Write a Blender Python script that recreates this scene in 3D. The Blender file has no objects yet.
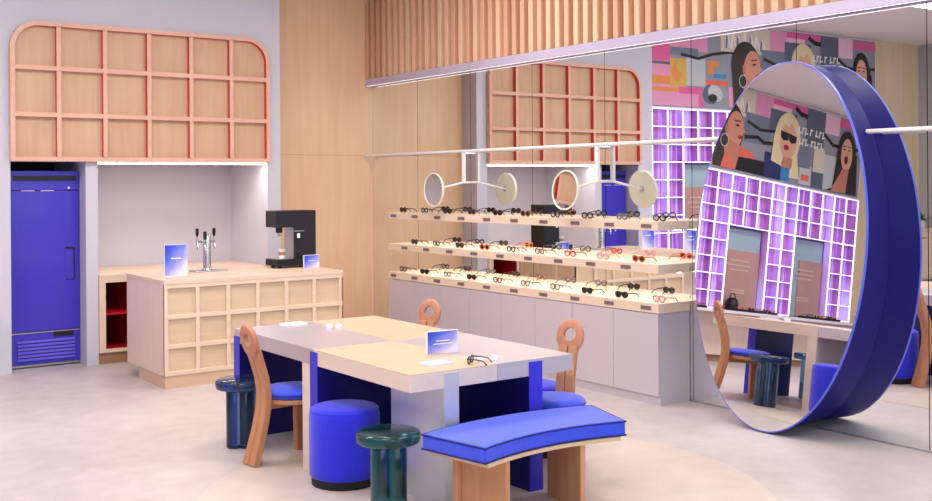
import bpy, bmesh, math, random
from math import sin, cos, pi, radians, sqrt, atan2
from mathutils import Vector, Matrix
random.seed(7)
C = bpy.context.scene.collection

# ------------------------------------------------------------------ materials
def lin(c):
    r = []
    for v in c[:3]:
        v = v / 255.0
        r.append(v / 12.92 if v <= 0.04045 else ((v + 0.055) / 1.055) ** 2.4)
    return (r[0], r[1], r[2], 1.0)

def base_mat(name):
    m = bpy.data.materials.new(name)
    m.use_nodes = True
    return m, m.node_tree, m.node_tree.nodes['Principled BSDF']

def mat(name, col, rough=0.5, metal=0.0, var=0.06, scale=(3, 3, 3), bump=0.0, trans=0.0, ior=1.45, sheen=0.0, detail=4.0, coat=0.0, spec=0.5):
    m, nt, b = base_mat(name)
    L = nt.links
    tc = nt.nodes.new('ShaderNodeTexCoord')
    mp = nt.nodes.new('ShaderNodeMapping')
    mp.inputs['Scale'].default_value = scale
    L.new(tc.outputs['Object'], mp.inputs['Vector'])
    nz = nt.nodes.new('ShaderNodeTexNoise')
    nz.inputs['Scale'].default_value = 1.0
    nz.inputs['Detail'].default_value = detail
    L.new(mp.outputs['Vector'], nz.inputs['Vector'])
    rp = nt.nodes.new('ShaderNodeValToRGB')
    c = lin(col)
    rp.color_ramp.elements[0].position = 0.3
    rp.color_ramp.elements[1].position = 0.7
    rp.color_ramp.elements[0].color = tuple(x * (1 - var) for x in c[:3]) + (1,)
    rp.color_ramp.elements[1].color = tuple(min(1, x * (1 + var)) for x in c[:3]) + (1,)
    L.new(nz.outputs['Fac'], rp.inputs['Fac'])
    L.new(rp.outputs['Color'], b.inputs['Base Color'])
    b.inputs['Roughness'].default_value = rough
    b.inputs['Metallic'].default_value = metal
    b.inputs['Transmission Weight'].default_value = trans
    b.inputs['IOR'].default_value = ior
    b.inputs['Sheen Weight'].default_value = sheen
    b.inputs['Coat Weight'].default_value = coat
    b.inputs['Specular IOR Level'].default_value = spec
    if bump > 0:
        bp = nt.nodes.new('ShaderNodeBump')
        bp.inputs['Strength'].default_value = bump
        bp.inputs['Distance'].default_value = 0.01
        L.new(nz.outputs['Fac'], bp.inputs['Height'])
        L.new(bp.outputs['Normal'], b.inputs['Normal'])
    return m

def wood(name, c1, c2, axis='z', rough=0.5, fine=30.0, blotch=2.0, mix=0.5):
    """plank / ply veneer: long grain along one axis plus soft blotches"""
    m, nt, b = base_mat(name)
    L = nt.links
    tc = nt.nodes.new('ShaderNodeTexCoord')
    mp = nt.nodes.new('ShaderNodeMapping')
    s = [fine, fine, fine]
    s['xyz'.index(axis)] = fine / 18.0
    mp.inputs['Scale'].default_value = s
    L.new(tc.outputs['Object'], mp.inputs['Vector'])
    n1 = nt.nodes.new('ShaderNodeTexNoise')
    n1.inputs['Scale'].default_value = 1.0
    n1.inputs['Detail'].default_value = 5.0
    n1.inputs['Distortion'].default_value = 0.6
    L.new(mp.outputs['Vector'], n1.inputs['Vector'])
    mp2 = nt.nodes.new('ShaderNodeMapping')
    s2 = [blotch * 1.6] * 3
    s2['xyz'.index(axis)] = blotch * 0.6
    mp2.inputs['Scale'].default_value = s2
    L.new(tc.outputs['Object'], mp2.inputs['Vector'])
    n2 = nt.nodes.new('ShaderNodeTexNoise')
    n2.inputs['Scale'].default_value = 1.0
    n2.inputs['Detail'].default_value = 6.0
    L.new(mp2.outputs['Vector'], n2.inputs['Vector'])
    mx = nt.nodes.new('ShaderNodeMix')
    mx.data_type = 'FLOAT'
    mx.inputs[0].default_value = mix
    L.new(n1.outputs['Fac'], mx.inputs[2])
    L.new(n2.outputs['Fac'], mx.inputs[3])
    rp = nt.nodes.new('ShaderNodeValToRGB')
    rp.color_ramp.elements[0].position = 0.32
    rp.color_ramp.elements[1].position = 0.68
    rp.color_ramp.elements[0].color = lin(c1)
    rp.color_ramp.elements[1].color = lin(c2)
    L.new(mx.outputs[0], rp.inputs['Fac'])
    L.new(rp.outputs['Color'], b.inputs['Base Color'])
    b.inputs['Roughness'].default_value = rough
    return m

def emis(name, col, strength):
    m, nt, b = base_mat(name)
    b.inputs['Base Color'].default_value = lin(col)
    b.inputs['Emission Color'].default_value = lin(col)
    b.inputs['Emission Strength'].default_value = strength
    return m

def mirror_mat(name, tint=(238, 240, 240)):
    m, nt, b = base_mat(name)
    b.inputs['Base Color'].default_value = lin(tint)
    b.inputs['Metallic'].default_value = 1.0
    b.inputs['Roughness'].default_value = 0.0
    return m

def floor_mat(name, ca, cb):
    m, nt, b = base_mat(name)
    L = nt.links
    tc = nt.nodes.new('ShaderNodeTexCoord')
    n1 = nt.nodes.new('ShaderNodeTexNoise'); n1.inputs['Scale'].default_value = 0.9; n1.inputs['Detail'].default_value = 7; n1.inputs['Distortion'].default_value = 0.4
    n2 = nt.nodes.new('ShaderNodeTexNoise'); n2.inputs['Scale'].default_value = 6.0; n2.inputs['Detail'].default_value = 6
    L.new(tc.outputs['Object'], n1.inputs['Vector']); L.new(tc.outputs['Object'], n2.inputs['Vector'])
    mx = nt.nodes.new('ShaderNodeMix'); mx.data_type = 'FLOAT'; mx.inputs[0].default_value = 0.4
    L.new(n1.outputs['Fac'], mx.inputs[2]); L.new(n2.outputs['Fac'], mx.inputs[3])
    rp = nt.nodes.new('ShaderNodeValToRGB')
    rp.color_ramp.elements[0].position = 0.34; rp.color_ramp.elements[1].position = 0.66
    rp.color_ramp.elements[0].color = lin(ca); rp.color_ramp.elements[1].color = lin(cb)
    L.new(mx.outputs[0], rp.inputs['Fac']); L.new(rp.outputs['Color'], b.inputs['Base Color'])
    b.inputs['Roughness'].default_value = 0.42
    b.inputs['Specular IOR Level'].default_value = 0.3
    return m

def slat_mat(name):
    """each batten takes its own tone of fir: colour steps with the batten pitch along Y"""
    m, nt, b = base_mat(name)
    L = nt.links
    tc = nt.nodes.new('ShaderNodeTexCoord')
    sp = nt.nodes.new('ShaderNodeSeparateXYZ'); L.new(tc.outputs['Object'], sp.inputs[0])
    dv = nt.nodes.new('ShaderNodeMath'); dv.operation = 'DIVIDE'; dv.inputs[1].default_value = 0.127
    L.new(sp.outputs['Y'], dv.inputs[0])
    fl = nt.nodes.new('ShaderNodeMath'); fl.operation = 'FLOOR'; L.new(dv.outputs[0], fl.inputs[0])
    wn = nt.nodes.new('ShaderNodeTexWhiteNoise'); wn.noise_dimensions = '1D'; L.new(fl.outputs[0], wn.inputs['W'])
    rp = nt.nodes.new('ShaderNodeValToRGB')
    rp.color_ramp.elements[0].color = lin((206, 156, 126)); rp.color_ramp.elements[1].color = lin((220, 186, 150))
    e = rp.color_ramp.elements.new(0.5); e.color = lin((224, 180, 148))
    L.new(wn.outputs['Value'], rp.inputs['Fac'])
    mp = nt.nodes.new('ShaderNodeMapping'); mp.inputs['Scale'].default_value = (60, 60, 2.5); L.new(tc.outputs['Object'], mp.inputs['Vector'])
    nz = nt.nodes.new('ShaderNodeTexNoise'); nz.inputs['Scale'].default_value = 1; nz.inputs['Detail'].default_value = 3; L.new(mp.outputs['Vector'], nz.inputs['Vector'])
    mx = nt.nodes.new('ShaderNodeMix'); mx.data_type = 'RGBA'; mx.blend_type = 'MULTIPLY'; mx.inputs[0].default_value = 0.35
    L.new(rp.outputs['Color'], mx.inputs[6]); L.new(nz.outputs['Color'], mx.inputs[7])
    L.new(rp.outputs['Color'], b.inputs['Base Color'])
    b.inputs['Roughness'].default_value = 0.55
    return m

def glow_cell_mat(name):
    """back-lit acrylic: the LEDs run pink to violet to blue along the wall"""
    m, nt, b = base_mat(name)
    L = nt.links
    tc = nt.nodes.new('ShaderNodeTexCoord')
    sp = nt.nodes.new('ShaderNodeSeparateXYZ'); L.new(tc.outputs['Object'], sp.inputs[0])
    mr = nt.nodes.new('ShaderNodeMapRange'); mr.inputs['From Min'].default_value = -4.3; mr.inputs['From Max'].default_value = -9.7
    L.new(sp.outputs['X'], mr.inputs['Value'])
    nz = nt.nodes.new('ShaderNodeTexNoise'); nz.inputs['Scale'].default_value = 1.3; L.new(tc.outputs['Object'], nz.inputs['Vector'])
    ad = nt.nodes.new('ShaderNodeMath'); ad.operation = 'MULTIPLY_ADD'; ad.inputs[1].default_value = 0.5; ad.inputs[2].default_value = -0.25
    L.new(nz.outputs['Fac'], ad.inputs[0])
    sm = nt.nodes.new('ShaderNodeMath'); sm.operation = 'ADD'; L.new(ad.outputs[0], sm.inputs[0]); L.new(mr.outputs['Result'], sm.inputs[1])
    rp = nt.nodes.new('ShaderNodeValToRGB')
    rp.color_ramp.elements[0].color = lin((176, 112, 186)); rp.color_ramp.elements[1].color = lin((112, 92, 190))
    e = rp.color_ramp.elements.new(0.3); e.color = lin((150, 88, 200))
    e = rp.color_ramp.elements.new(0.7); e.color = lin((120, 92, 208))
    L.new(sm.outputs[0], rp.inputs['Fac'])
    # vertical streaks of reflected light, painted into colour and glow
    mp = nt.nodes.new('ShaderNodeMapping'); mp.inputs['Scale'].default_value = (22, 1, 0.6); L.new(tc.outputs['Object'], mp.inputs['Vector'])
    n2 = nt.nodes.new('ShaderNodeTexNoise'); n2.inputs['Scale'].default_value = 1.0; n2.inputs['Detail'].default_value = 1.0; L.new(mp.outputs['Vector'], n2.inputs['Vector'])
    m2 = nt.nodes.new('ShaderNodeMapRange'); m2.inputs['From Min'].default_value = 0.3; m2.inputs['From Max'].default_value = 0.7; m2.inputs['To Min'].default_value = 0.05; m2.inputs['To Max'].default_value = 0.55
    L.new(n2.outputs['Fac'], m2.inputs['Value'])
    m3 = nt.nodes.new('ShaderNodeMapRange'); m3.inputs['From Min'].default_value = 0.45; m3.inputs['From Max'].default_value = 0.68
    L.new(n2.outputs['Fac'], m3.inputs['Value'])
    mc = nt.nodes.new('ShaderNodeMix'); mc.data_type = 'RGBA'; mc.inputs[7].default_value = lin((196, 176, 250))
    L.new(m3.outputs['Result'], mc.inputs[0]); L.new(rp.outputs['Color'], mc.inputs[6])
    L.new(mc.outputs[2], b.inputs['Base Color']); L.new(mc.outputs[2], b.inputs['Emission Color'])
    L.new(m2.outputs['Result'], b.inputs['Emission Strength'])
    b.inputs['Roughness'].default_value = 0.3
    return m

def card_mat(name, w, h):
    """printed acrylic card, blue to white blend running across the print"""
    m, nt, b = base_mat(name)
    L = nt.links
    tc = nt.nodes.new('ShaderNodeTexCoord')
    mp = nt.nodes.new('ShaderNodeMapping'); mp.inputs['Scale'].default_value = (1 / w, 1, 1 / h); L.new(tc.outputs['Object'], mp.inputs['Vector'])
    sp = nt.nodes.new('ShaderNodeSeparateXYZ'); L.new(mp.outputs['Vector'], sp.inputs[0])
    nz = nt.nodes.new('ShaderNodeTexNoise'); nz.inputs['Scale'].default_value = 2.0; nz.inputs['Detail'].default_value = 1; L.new(mp.outputs['Vector'], nz.inputs['Vector'])
    a = nt.nodes.new('ShaderNodeMath'); a.operation = 'SUBTRACT'; L.new(sp.outputs['Z'], a.inputs[0]); L.new(sp.outputs['X'], a.inputs[1])
    c = nt.nodes.new('ShaderNodeMath'); c.operation = 'MULTIPLY_ADD'; c.inputs[1].default_value = 0.5; c.inputs[2].default_value = 0.0; L.new(a.outputs[0], c.inputs[0])
    d = nt.nodes.new('ShaderNodeMath'); d.operation = 'MULTIPLY_ADD'; d.inputs[1].default_value = 0.35; L.new(nz.outputs['Fac'], d.inputs[0]); L.new(c.outputs[0], d.inputs[2])
    rp = nt.nodes.new('ShaderNodeValToRGB')
    rp.color_ramp.elements[0].color = lin((226, 220, 238)); rp.color_ramp.elements[1].color = lin((58, 70, 205))
    rp.color_ramp.elements[0].position = 0.12; rp.color_ramp.elements[1].position = 0.85
    e = rp.color_ramp.elements.new(0.38); e.color = lin((150, 150, 228))
    e = rp.color_ramp.elements.new(0.6); e.color = lin((84, 110, 222))
    L.new(d.outputs[0], rp.inputs['Fac']); L.new(rp.outputs['Color'], b.inputs['Base Color'])
    b.inputs['Roughness'].default_value = 0.2
    return m

M = {}
M['ply'] = wood('birch_ply_wall', (222, 178, 140), (236, 200, 163), 'z', 0.5, 14, 1.6, 0.6)
M['ply_pale'] = wood('pale_ply', (214, 188, 152), (232, 208, 174), 'z', 0.5, 14, 1.4, 0.5)
M['ply_cell'] = wood('grid_back_ply', (198, 158, 126), (212, 176, 144), 'z', 0.5, 20, 3.0, 0.5)
M['salmon'] = wood('grid_edge_ply', (218, 168, 146), (230, 184, 162), 'x', 0.5, 14, 2.0, 0.5)
M['red'] = mat('red_lacquer', (214, 66, 62), 0.4, var=0.03)
M['red_in'] = mat('crimson_lacquer', (190, 10, 36), 0.4, var=0.04)
M['maple'] = wood('maple_counter', (222, 194, 170), (232, 206, 184), 'x', 0.45, 24, 2.0, 0.45)
M['maple_cell'] = wood('maple_panel', (206, 178, 148), (220, 192, 162), 'x', 0.5, 24, 3.0, 0.5)
M['maple_side'] = wood('maple_side', (226, 198, 184), (234, 208, 194), 'z', 0.45, 20, 2.0, 0.4)
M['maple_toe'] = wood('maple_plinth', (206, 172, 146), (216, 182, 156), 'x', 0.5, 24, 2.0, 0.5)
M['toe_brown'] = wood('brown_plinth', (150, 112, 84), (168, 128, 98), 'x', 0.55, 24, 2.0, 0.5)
M['shelf'] = wood('shelf_maple', (226, 200, 176), (236, 212, 190), 'y', 0.42, 20, 2.0, 0.4)
M['slat'] = slat_mat('fir_battens')
M['oak'] = wood('oak_orange', (176, 114, 76), (200, 142, 102), 'z', 0.42, 26, 3.0, 0.5)
M['oak_head'] = wood('oak_rosy', (186, 122, 92), (206, 142, 112), 'z', 0.42, 26, 3.0, 0.5)
M['bench_wood'] = wood('bench_oak', (196, 136, 98), (218, 164, 124), 'z', 0.45, 22, 2.5, 0.5)
M['bench_edge'] = wood('bench_ply_edge', (222, 186, 150), (234, 202, 168), 'x', 0.45, 22, 2.5, 0.5)
M['white_wall'] = mat('lavender_white_paint', (203, 201, 213), 0.6, var=0.015, scale=(0.6, 0.6, 0.6))
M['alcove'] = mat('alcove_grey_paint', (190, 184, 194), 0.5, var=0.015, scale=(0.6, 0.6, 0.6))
M['grey_wall'] = mat('grey_paint', (172, 170, 172), 0.6, var=0.02, scale=(0.6, 0.6, 0.6))
M['ceiling'] = mat('ceiling_grey', (236, 231, 222), 0.7, var=0.02, scale=(0.5, 0.5, 0.5))
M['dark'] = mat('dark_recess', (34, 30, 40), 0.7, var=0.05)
M['fridge'] = mat('violet_blue_enamel', (62, 52, 186), 0.32, var=0.02, coat=0.1)
M['fridge_lit'] = mat('violet_blue_lit_louvre', (98, 92, 214), 0.35, var=0.02)  # louvre highlight put into a lighter copy of the enamel
M['fridge_shade'] = mat('violet_blue_painted_shade', (34, 28, 120), 0.4, var=0.03)  # shade between the louvres put into a darker copy of the enamel
M['black'] = mat('black_plastic', (26, 22, 28), 0.35, var=0.08)
M['black_soft'] = mat('black_rubber', (20, 18, 22), 0.6, var=0.08)
M['chrome'] = mat('brushed_chrome', (205, 205, 208), 0.18, 1.0, var=0.02)
M['steel'] = mat('satin_steel', (190, 188, 194), 0.3, 1.0, var=0.02)
M['velvet'] = mat('royal_blue_velvet', (50, 76, 230), 0.75, var=0.06, scale=(5, 5, 5), sheen=0.35)
M['pouf'] = mat('ultramarine_bouclé', (36, 38, 222), 0.8, var=0.05, scale=(60, 60, 60), bump=0.15, sheen=0.3)
M['piping'] = mat('navy_piping', (20, 22, 110), 0.7, var=0.05)
M['drum'] = mat('drum_blue', (17, 9, 112), 0.5, var=0.03, scale=(1, 1, 1), spec=0.15)
M['drum_edge'] = mat('drum_rim_blue', (96, 108, 222), 0.3, var=0.02)
M['mirror'] = mirror_mat('mirror_silver')
M['mirror2'] = mirror_mat('oval_mirror_silver', (240, 240, 240))
M['cab'] = mat('lilac_grey_laminate', (206, 196, 204), 0.38, 0.25, var=0.015, scale=(0.8, 0.8, 0.8))
M['alu'] = mat('satin_aluminium', (208, 200, 208), 0.32, 0.55, var=0.015, scale=(1, 1, 1))
M['alu_leg'] = mat('satin_aluminium_leg', (214, 214, 222), 0.36, 0.6, var=0.02, scale=(1, 1, 3))
M['top_beige'] = wood('birch_tabletop', (206, 173, 144), (218, 189, 161), 'x', 0.4, 24, 1.5, 0.4)
M['beige_edge'] = wood('birch_table_edge', (224, 202, 190), (232, 212, 200), 'y', 0.42, 18, 1.5, 0.4)
M['blue_leg'] = mat('blue_lacquer', (58, 50, 200), 0.35, var=0.03, scale=(1, 1, 1))
M['navy_leg'] = mat('navy_lacquer', (22, 16, 104), 0.35, var=0.03, scale=(1, 1, 1))
M['teal_glass'] = mat('teal_cast_glass', (62, 136, 138), 0.06, var=0.04, trans=0.92, ior=1.42)
M['slate_glass'] = mat('slate_blue_cast_glass', (92, 134, 176), 0.06, var=0.04, trans=0.92, ior=1.42)
M['fascia'] = mat('lilac_fascia', (192, 182, 206), 0.35, 0.2, var=0.01)
M['led'] = emis('led_warm', (255, 240, 222), 9.0)
M['led_soffit'] = emis('led_neutral', (255, 248, 250), 1.5)
M['added_ceil_led'] = emis('added_ceiling_glow', (255, 250, 246), 3.0)  # glow for the ceiling panels added out of view
M['white_metal'] = mat('white_enamel', (236, 228, 226), 0.35, var=0.01)
M['hand_mirror'] = mirror_mat('vanity_mirror', (232, 226, 222))
M['vanity_back'] = mat('cream_enamel', (236, 232, 214), 0.4, var=0.01)
M['label'] = mat('grey_ticket', (120, 98, 100), 0.5, var=0.05)
M['paper'] = mat('white_paper', (242, 236, 240), 0.5, var=0.01)
M['white_plastic'] = mat('white_plastic', (244, 240, 244), 0.3, var=0.01)
M['sensor_clear'] = mat('frosted_acrylic', (236, 234, 242), 0.2, var=0.01)
M['cell'] = glow_cell_mat('violet_backlit_acrylic')
M['tube'] = emis('violet_led_tube', (236, 214, 255), 1.5)
M['teal_grey'] = mat('teal_grey_paint', (160, 182, 192), 0.5, var=0.02)
M['pinkbrown'] = mat('rose_brown_reflection', (184, 142, 134), 0.35, var=0.04)  # flat tone stands in for wood reflected in the bay mirrors
M['ledge'] = mat('white_laminate', (226, 220, 230), 0.35, var=0.01)
M['leaf'] = mat('leaf_green', (60, 110, 56), 0.5, var=0.2)
M['terracotta'] = mat('terracotta_pot', (206, 196, 186), 0.6, var=0.05)
M['floor'] = floor_mat('polished_concrete', (180, 168, 165), (204, 193, 190))
M['inlay'] = floor_mat('beige_terrazzo', (194, 178, 168), (210, 196, 187))
def plain(name, col, rough=0.45):
    if name not in M: M[name] = mat(name, col, rough, var=0.03)
    return M[name]

# ------------------------------------------------------------------ mesh builder
class MB:
    def __init__(s):
        s.v = []; s.f = []; s.mi = []; s.mats = []; s.sm = []
    def slot(s, m):
        if m not in s.mats: s.mats.append(m)
        return s.mats.index(m)
    def add(s, vs, fs, m, smooth=False):
        o = len(s.v); k = s.slot(m)
        s.v += [Vector(p) for p in vs]
        for f in fs:
            s.f.append([i + o for i in f]); s.mi.append(k); s.sm.append(smooth)
        return s
    def box(s, x0, x1, y0, y1, z0, z1, m):
        x0, x1 = min(x0, x1), max(x0, x1); y0, y1 = min(y0, y1), max(y0, y1); z0, z1 = min(z0, z1), max(z0, z1)
        v = [(x0, y0, z0), (x1, y0, z0), (x1, y1, z0), (x0, y1, z0), (x0, y0, z1), (x1, y0, z1), (x1, y1, z1), (x0, y1, z1)]
        f = [(0, 3, 2, 1), (4, 5, 6, 7), (0, 1, 5, 4), (1, 2, 6, 5), (2, 3, 7, 6), (3, 0, 4, 7)]
        return s.add(v, f, m)
    def lathe(s, prof, m, c=(0, 0, 0), n=40, smooth=True):
        """prof: list of (r, z); closed with caps where r reaches 0 or ends"""
        v = []; f = []
        for r, z in prof:
            for i in range(n):
                a = 2 * pi * i / n
                v.append((c[0] + r * cos(a), c[1] + r * sin(a), c[2] + z))
        for k in range(len(prof) - 1):
            for i in range(n):
                j = (i + 1) % n
                f.append((k * n + i, k * n + j, (k + 1) * n + j, (k + 1) * n + i))
        f.append(tuple(reversed(range(n)))); L = (len(prof) - 1) * n
        f.append(tuple(L + i for i in range(n)))
        return s.add(v, f, m, smooth)
    def prism(s, poly, axis, a, b, m, smooth=False):
        """poly of 2-D points extruded along axis from a to b. axis 'y': (x,z), 'x': (y,z), 'z': (x,y)"""
        def p3(p, t):
            return {'y': (p[0], t, p[1]), 'x': (t, p[0], p[1]), 'z': (p[0], p[1], t)}[axis]
        n = len(poly)
        v = [p3(p, a) for p in poly] + [p3(p, b) for p in poly]
        f = [tuple(range(n)), tuple(reversed(range(n, 2 * n)))]
        for i in range(n):
            j = (i + 1) % n
            f.append((i, n + i, n + j, j))
        return s.add(v, f, m, smooth)
    def tube(s, pts, r, m, n=10, smooth=True):
        pts = [Vector(p) for p in pts]
        rs = r if isinstance(r, (list, tuple)) else [r] * len(pts)
        v = []; f = []
        up = None
        for i, p in enumerate(pts):
            t = (pts[min(i + 1, len(pts) - 1)] - pts[max(i - 1, 0)]).normalized()
            if up is None:
                up = Vector((0, 0, 1)) if abs(t.z) < 0.9 else Vector((1, 0, 0))
            a = t.cross(up).normalized(); b = a.cross(t).normalized(); up = b
            for k in range(n):
                an = 2 * pi * k / n
                v.append(p + (a * cos(an) + b * sin(an)) * rs[i])
        for i in range(len(pts) - 1):
            for k in range(n):
                j = (k + 1) % n
                f.append((i * n + k, (i + 1) * n + k, (i + 1) * n + j, i * n + j))
        f.append(tuple(range(n))); L = (len(pts) - 1) * n
        f.append(tuple(L + k for k in reversed(range(n))))
        return s.add(v, f, m, smooth)
    def loft(s, rings, m, smooth=False, caps=True):
        n = len(rings[0]); v = [p for r in rings for p in r]; f = []
        for i in range(len(rings) - 1):
            for k in range(n):
                j = (k + 1) % n
                f.append((i * n + k, i * n + j, (i + 1) * n + j, (i + 1) * n + k))
        if caps:
            f.append(tuple(reversed(range(n)))); L = (len(rings) - 1) * n
            f.append(tuple(L + k for k in range(n)))
        return s.add(v, f, m, smooth)
    def build(s, name, parent=None, bevel=0.0, seg=2, world=True, sub=0, angle=40):
        me = bpy.data.meshes.new(name)
        off = Vector((0, 0, 0))
        if parent is not None and world:
            p = parent
            while p is not None:
                off += p.location; p = p.parent
        me.from_pydata([v - off for v in s.v], [], s.f)
        for m in s.mats: me.materials.append(m)
        for p, k, sm in zip(me.polygons, s.mi, s.sm):
            p.material_index = k; p.use_smooth = sm
        bm = bmesh.new(); bm.from_mesh(me)
        bmesh.ops.recalc_face_normals(bm, faces=bm.faces)
        bm.to_mesh(me); bm.free()
        me.update()
        if any(s.sm): me.set_sharp_from_angle(angle=radians(angle))
        o = bpy.data.objects.new(name, me)
        C.objects.link(o)
        if parent is not None: o.parent = parent
        if bevel > 0:
            b = o.modifiers.new('bevel', 'BEVEL'); b.width = bevel; b.segments = seg; b.limit_method = 'ANGLE'; b.angle_limit = radians(35)
        if sub:
            q = o.modifiers.new('sub', 'SUBSURF'); q.levels = sub; q.render_levels = sub
        return o

def tag(o, label, cat, group=None):
    o['label'] = label; o['category'] = cat
    if group: o['group'] = group
    return o
def thing(name, loc, label, cat, group=None, rot=0.0):
    o = bpy.data.objects.new(name, None); C.objects.link(o)
    o.empty_display_size = 0.1
    o.location = loc; o.rotation_euler = (0, 0, rot)
    return tag(o, label, cat, group)
def struct(o):
    o['kind'] = 'structure'; return o
def copy_tree(o, parent=None):
    c = o.copy(); C.objects.link(c)
    if parent is not None: c.parent = parent
    for ch in list(o.children): copy_tree(ch, c)
    return c
def B(name, parent, x0, x1, y0, y1, z0, z1, m, bevel=0.0, world=True):
    return MB().box(x0, x1, y0, y1, z0, z1, m).build(name, parent, bevel, world=world)

# ------------------------------------------------------------------ setting
# mirror wall is the plane x = 0, the plywood wall the plane y = 0, room in x < 0, y < 0
CEIL = 4.1
struct(B('floor', None, -11.2, 0.4, -14.5, 1.2, -0.12, 0.0, M['floor']))
n = 96
inl = MB().prism([(-2.8 + 1.6 * cos(2 * pi * i / n), -6.0 + 1.6 * sin(2 * pi * i / n)) for i in range(n)], 'z', -0.02, 0.0025, M['inlay']).build('floor_inlay')
struct(inl)
struct(B('ceiling', None, -11.2, 0.4, -14.5, 1.2, CEIL, CEIL + 0.12, M['ceiling']))
# plywood wall panels between white portal and mirror corner
w = MB()
for (z0, z1) in ((0.0, 2.0755), (2.0785, CEIL)):
    w.box(-1.316, 0.0, 0.0, 0.06, z0, z1, M['ply'])
w.box(-1.316, 0.0, 0.02, 0.08, 0, CEIL, M['toe_brown'])
struct(w.build('wall_back_plywood'))
# white portal with alcoves
WF = -0.30
p = MB()
p.box(-4.34, -4.065, WF, 0.95, 0, CEIL, M['white_wall'])
p.box(-3.38, -3.265, WF, 0.95, 0, 1.98, M['white_wall'])
p.box(-1.47, -1.316, WF, 0.95, 0, 1.98, M['white_wall'])
p.box(-4.065, -1.316, WF, 0.95, 1.98, CEIL, M['white_wall'])
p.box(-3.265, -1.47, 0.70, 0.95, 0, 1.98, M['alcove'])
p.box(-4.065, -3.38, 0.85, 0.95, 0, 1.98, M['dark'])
struct(p.build('wall_back'))
# wall behind the display shelving, pale ply end panel, left wall
p = MB()
p.box(-9.66, -4.34, 0.12, 0.3, 0, CEIL, M['teal_grey'])
p.box(-11.0, -9.66, WF, 0.3, 0, CEIL, M['ply_pale'])
struct(p.build('wall_back_display'))
struct(B('wall_left', None, -11.1, -10.9, -14.4, WF, 0, CEIL, M['grey_wall']))
struct(B('wall_right', None, 0.03, 0.2, -14.4, 0.0, 0, CEIL, M['grey_wall']))
# soffit over the mirror: backing + battens, fascia, led strip
s = MB()
s.box(-0.008, 0.03, -9.0, 0.0, 2.965, CEIL, M['slat'])
pit = 0.127
k = 0
while k * pit < 8.9:
    y = -k * pit
    s.box(-0.085, -0.007, y - 0.066, y - 0.006, 2.967, CEIL, M['slat'])
    k += 1
struct(s.build('trim_1', None, bevel=0.004, seg=1))
f = MB().box(-0.085, 0.03, -9.0, 0.0, 2.888, 2.966, M['fascia']).build('trim_2')
struct(f)
ls = thing('light_strip', (-0.03, -4.5, 2.884), 'thin white linear light along the underside of the slatted soffit over the mirror wall', 'light', )
B('diffuser', ls, -0.074, -0.066, -8.98, -0.03, 2.884, 2.888, M['led_soffit'])
B('housing', ls, -0.078, -0.062, -8.99, -0.02, 2.8865, 2.8885, M['fascia'])
# mirror wall of one metre panels, thin seams between
wm = thing('wall_mirror', (0.01, -4.5, 0), 'mirror wall of tall silver panels from floor to slatted soffit, behind the glasses shelves', 'mirror')
for i in range(9):
    B('mirror_panel', wm, 0.0, 0.02, -(i + 1) + 0.003, -i - 0.003, 0.012, 2.886, M['mirror'])
B('floor_channel', wm, -0.004, 0.022, -9.0, -0.01, 0.0, 0.012, M['steel'])
B('backing', wm, 0.021, 0.029, -9.0, 0.0, 0.0, 2.886, M['black_soft'])

# ------------------------------------------------------------------ grid cabinet over fridge and alcove
gx0, gx1, gz0, gz1 = -4.075, -1.465, 1.98, 3.30
gy1, gy0 = WF, WF - 0.07
R = 0.26
def arch(x0, x1, z0, z1, r, n=14):
    pts = [(x0, z0), (x1, z0)]
    for i in range(n + 1):
        a = pi / 2 * i / n
        pts.append((x1 - r + r * cos(a), z1 - r + r * sin(a)))
    for i in range(n + 1):
        a = pi / 2 + pi / 2 * i / n
        pts.append((x0 + r + r * cos(a), z1 - r + r * sin(a)))
    return pts
gc = thing('wall_panel', ((gx0 + gx1) / 2, WF, gz0), 'long plywood wall panel of square recesses with two rounded top corners and red inner edges, above the fridge', 'panel')
MB().prism(arch(gx0 + 0.004, gx1 - 0.004, gz0 + 0.004, gz1 - 0.004, R), 'y', WF - 0.012, WF, M['ply_cell']).build('back_board', gc)
# rim
o_ = arch(gx0, gx1, gz0, gz1, R); t = 0.042
i_ = arch(gx0 + t, gx1 - t, gz0 + t, gz1 - t, R - t)
def ring_prism(mb, outer, inner, y0, y1, mf, mi):
    n = len(outer)
    v = [(p[0], y0, p[1]) for p in outer] + [(p[0], y0, p[1]) for p in inner] + [(p[0], y1, p[1]) for p in outer] + [(p[0], y1, p[1]) for p in inner]
    ff = []; fi = []
    for k in range(n):
        j = (k + 1) % n
        ff.append((k, j, n + j, n + k)); ff.append((2 * n + k, 3 * n + k, 3 * n + j, 2 * n + j)); ff.append((k, 2 * n + k, 2 * n + j, j))
        fi.append((n + k, n + j, 3 * n + j, 3 * n + k))
    o = len(mb.v)
    mb.add(v, ff, mf); k2 = mb.slot(mi)
    for q in fi:
        mb.f.append([a + o for a in q]); mb.mi.append(k2); mb.sm.append(False)
rb = MB(); ring_prism(rb, o_, i_, gy0, WF - 0.012, M['salmon'], M['red']); rb.build('rim', gc)
cw = (gx1 - gx0) / 6
for i in range(1, 6):
    x = gx0 + cw * i
    d = MB().box(x - 0.021, x + 0.021, gy0, gy0 + 0.002, gz0 + t - 0.005, gz1 - t + 0.005, M['salmon'])
    d.box(x - 0.0205, x + 0.0205, gy0 + 0.002, WF - 0.012, gz0 + t - 0.005, gz1 - t + 0.005, M['red'])
    d.build('upright_divider', gc)
rh = (gz1 - gz0) / 3
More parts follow.
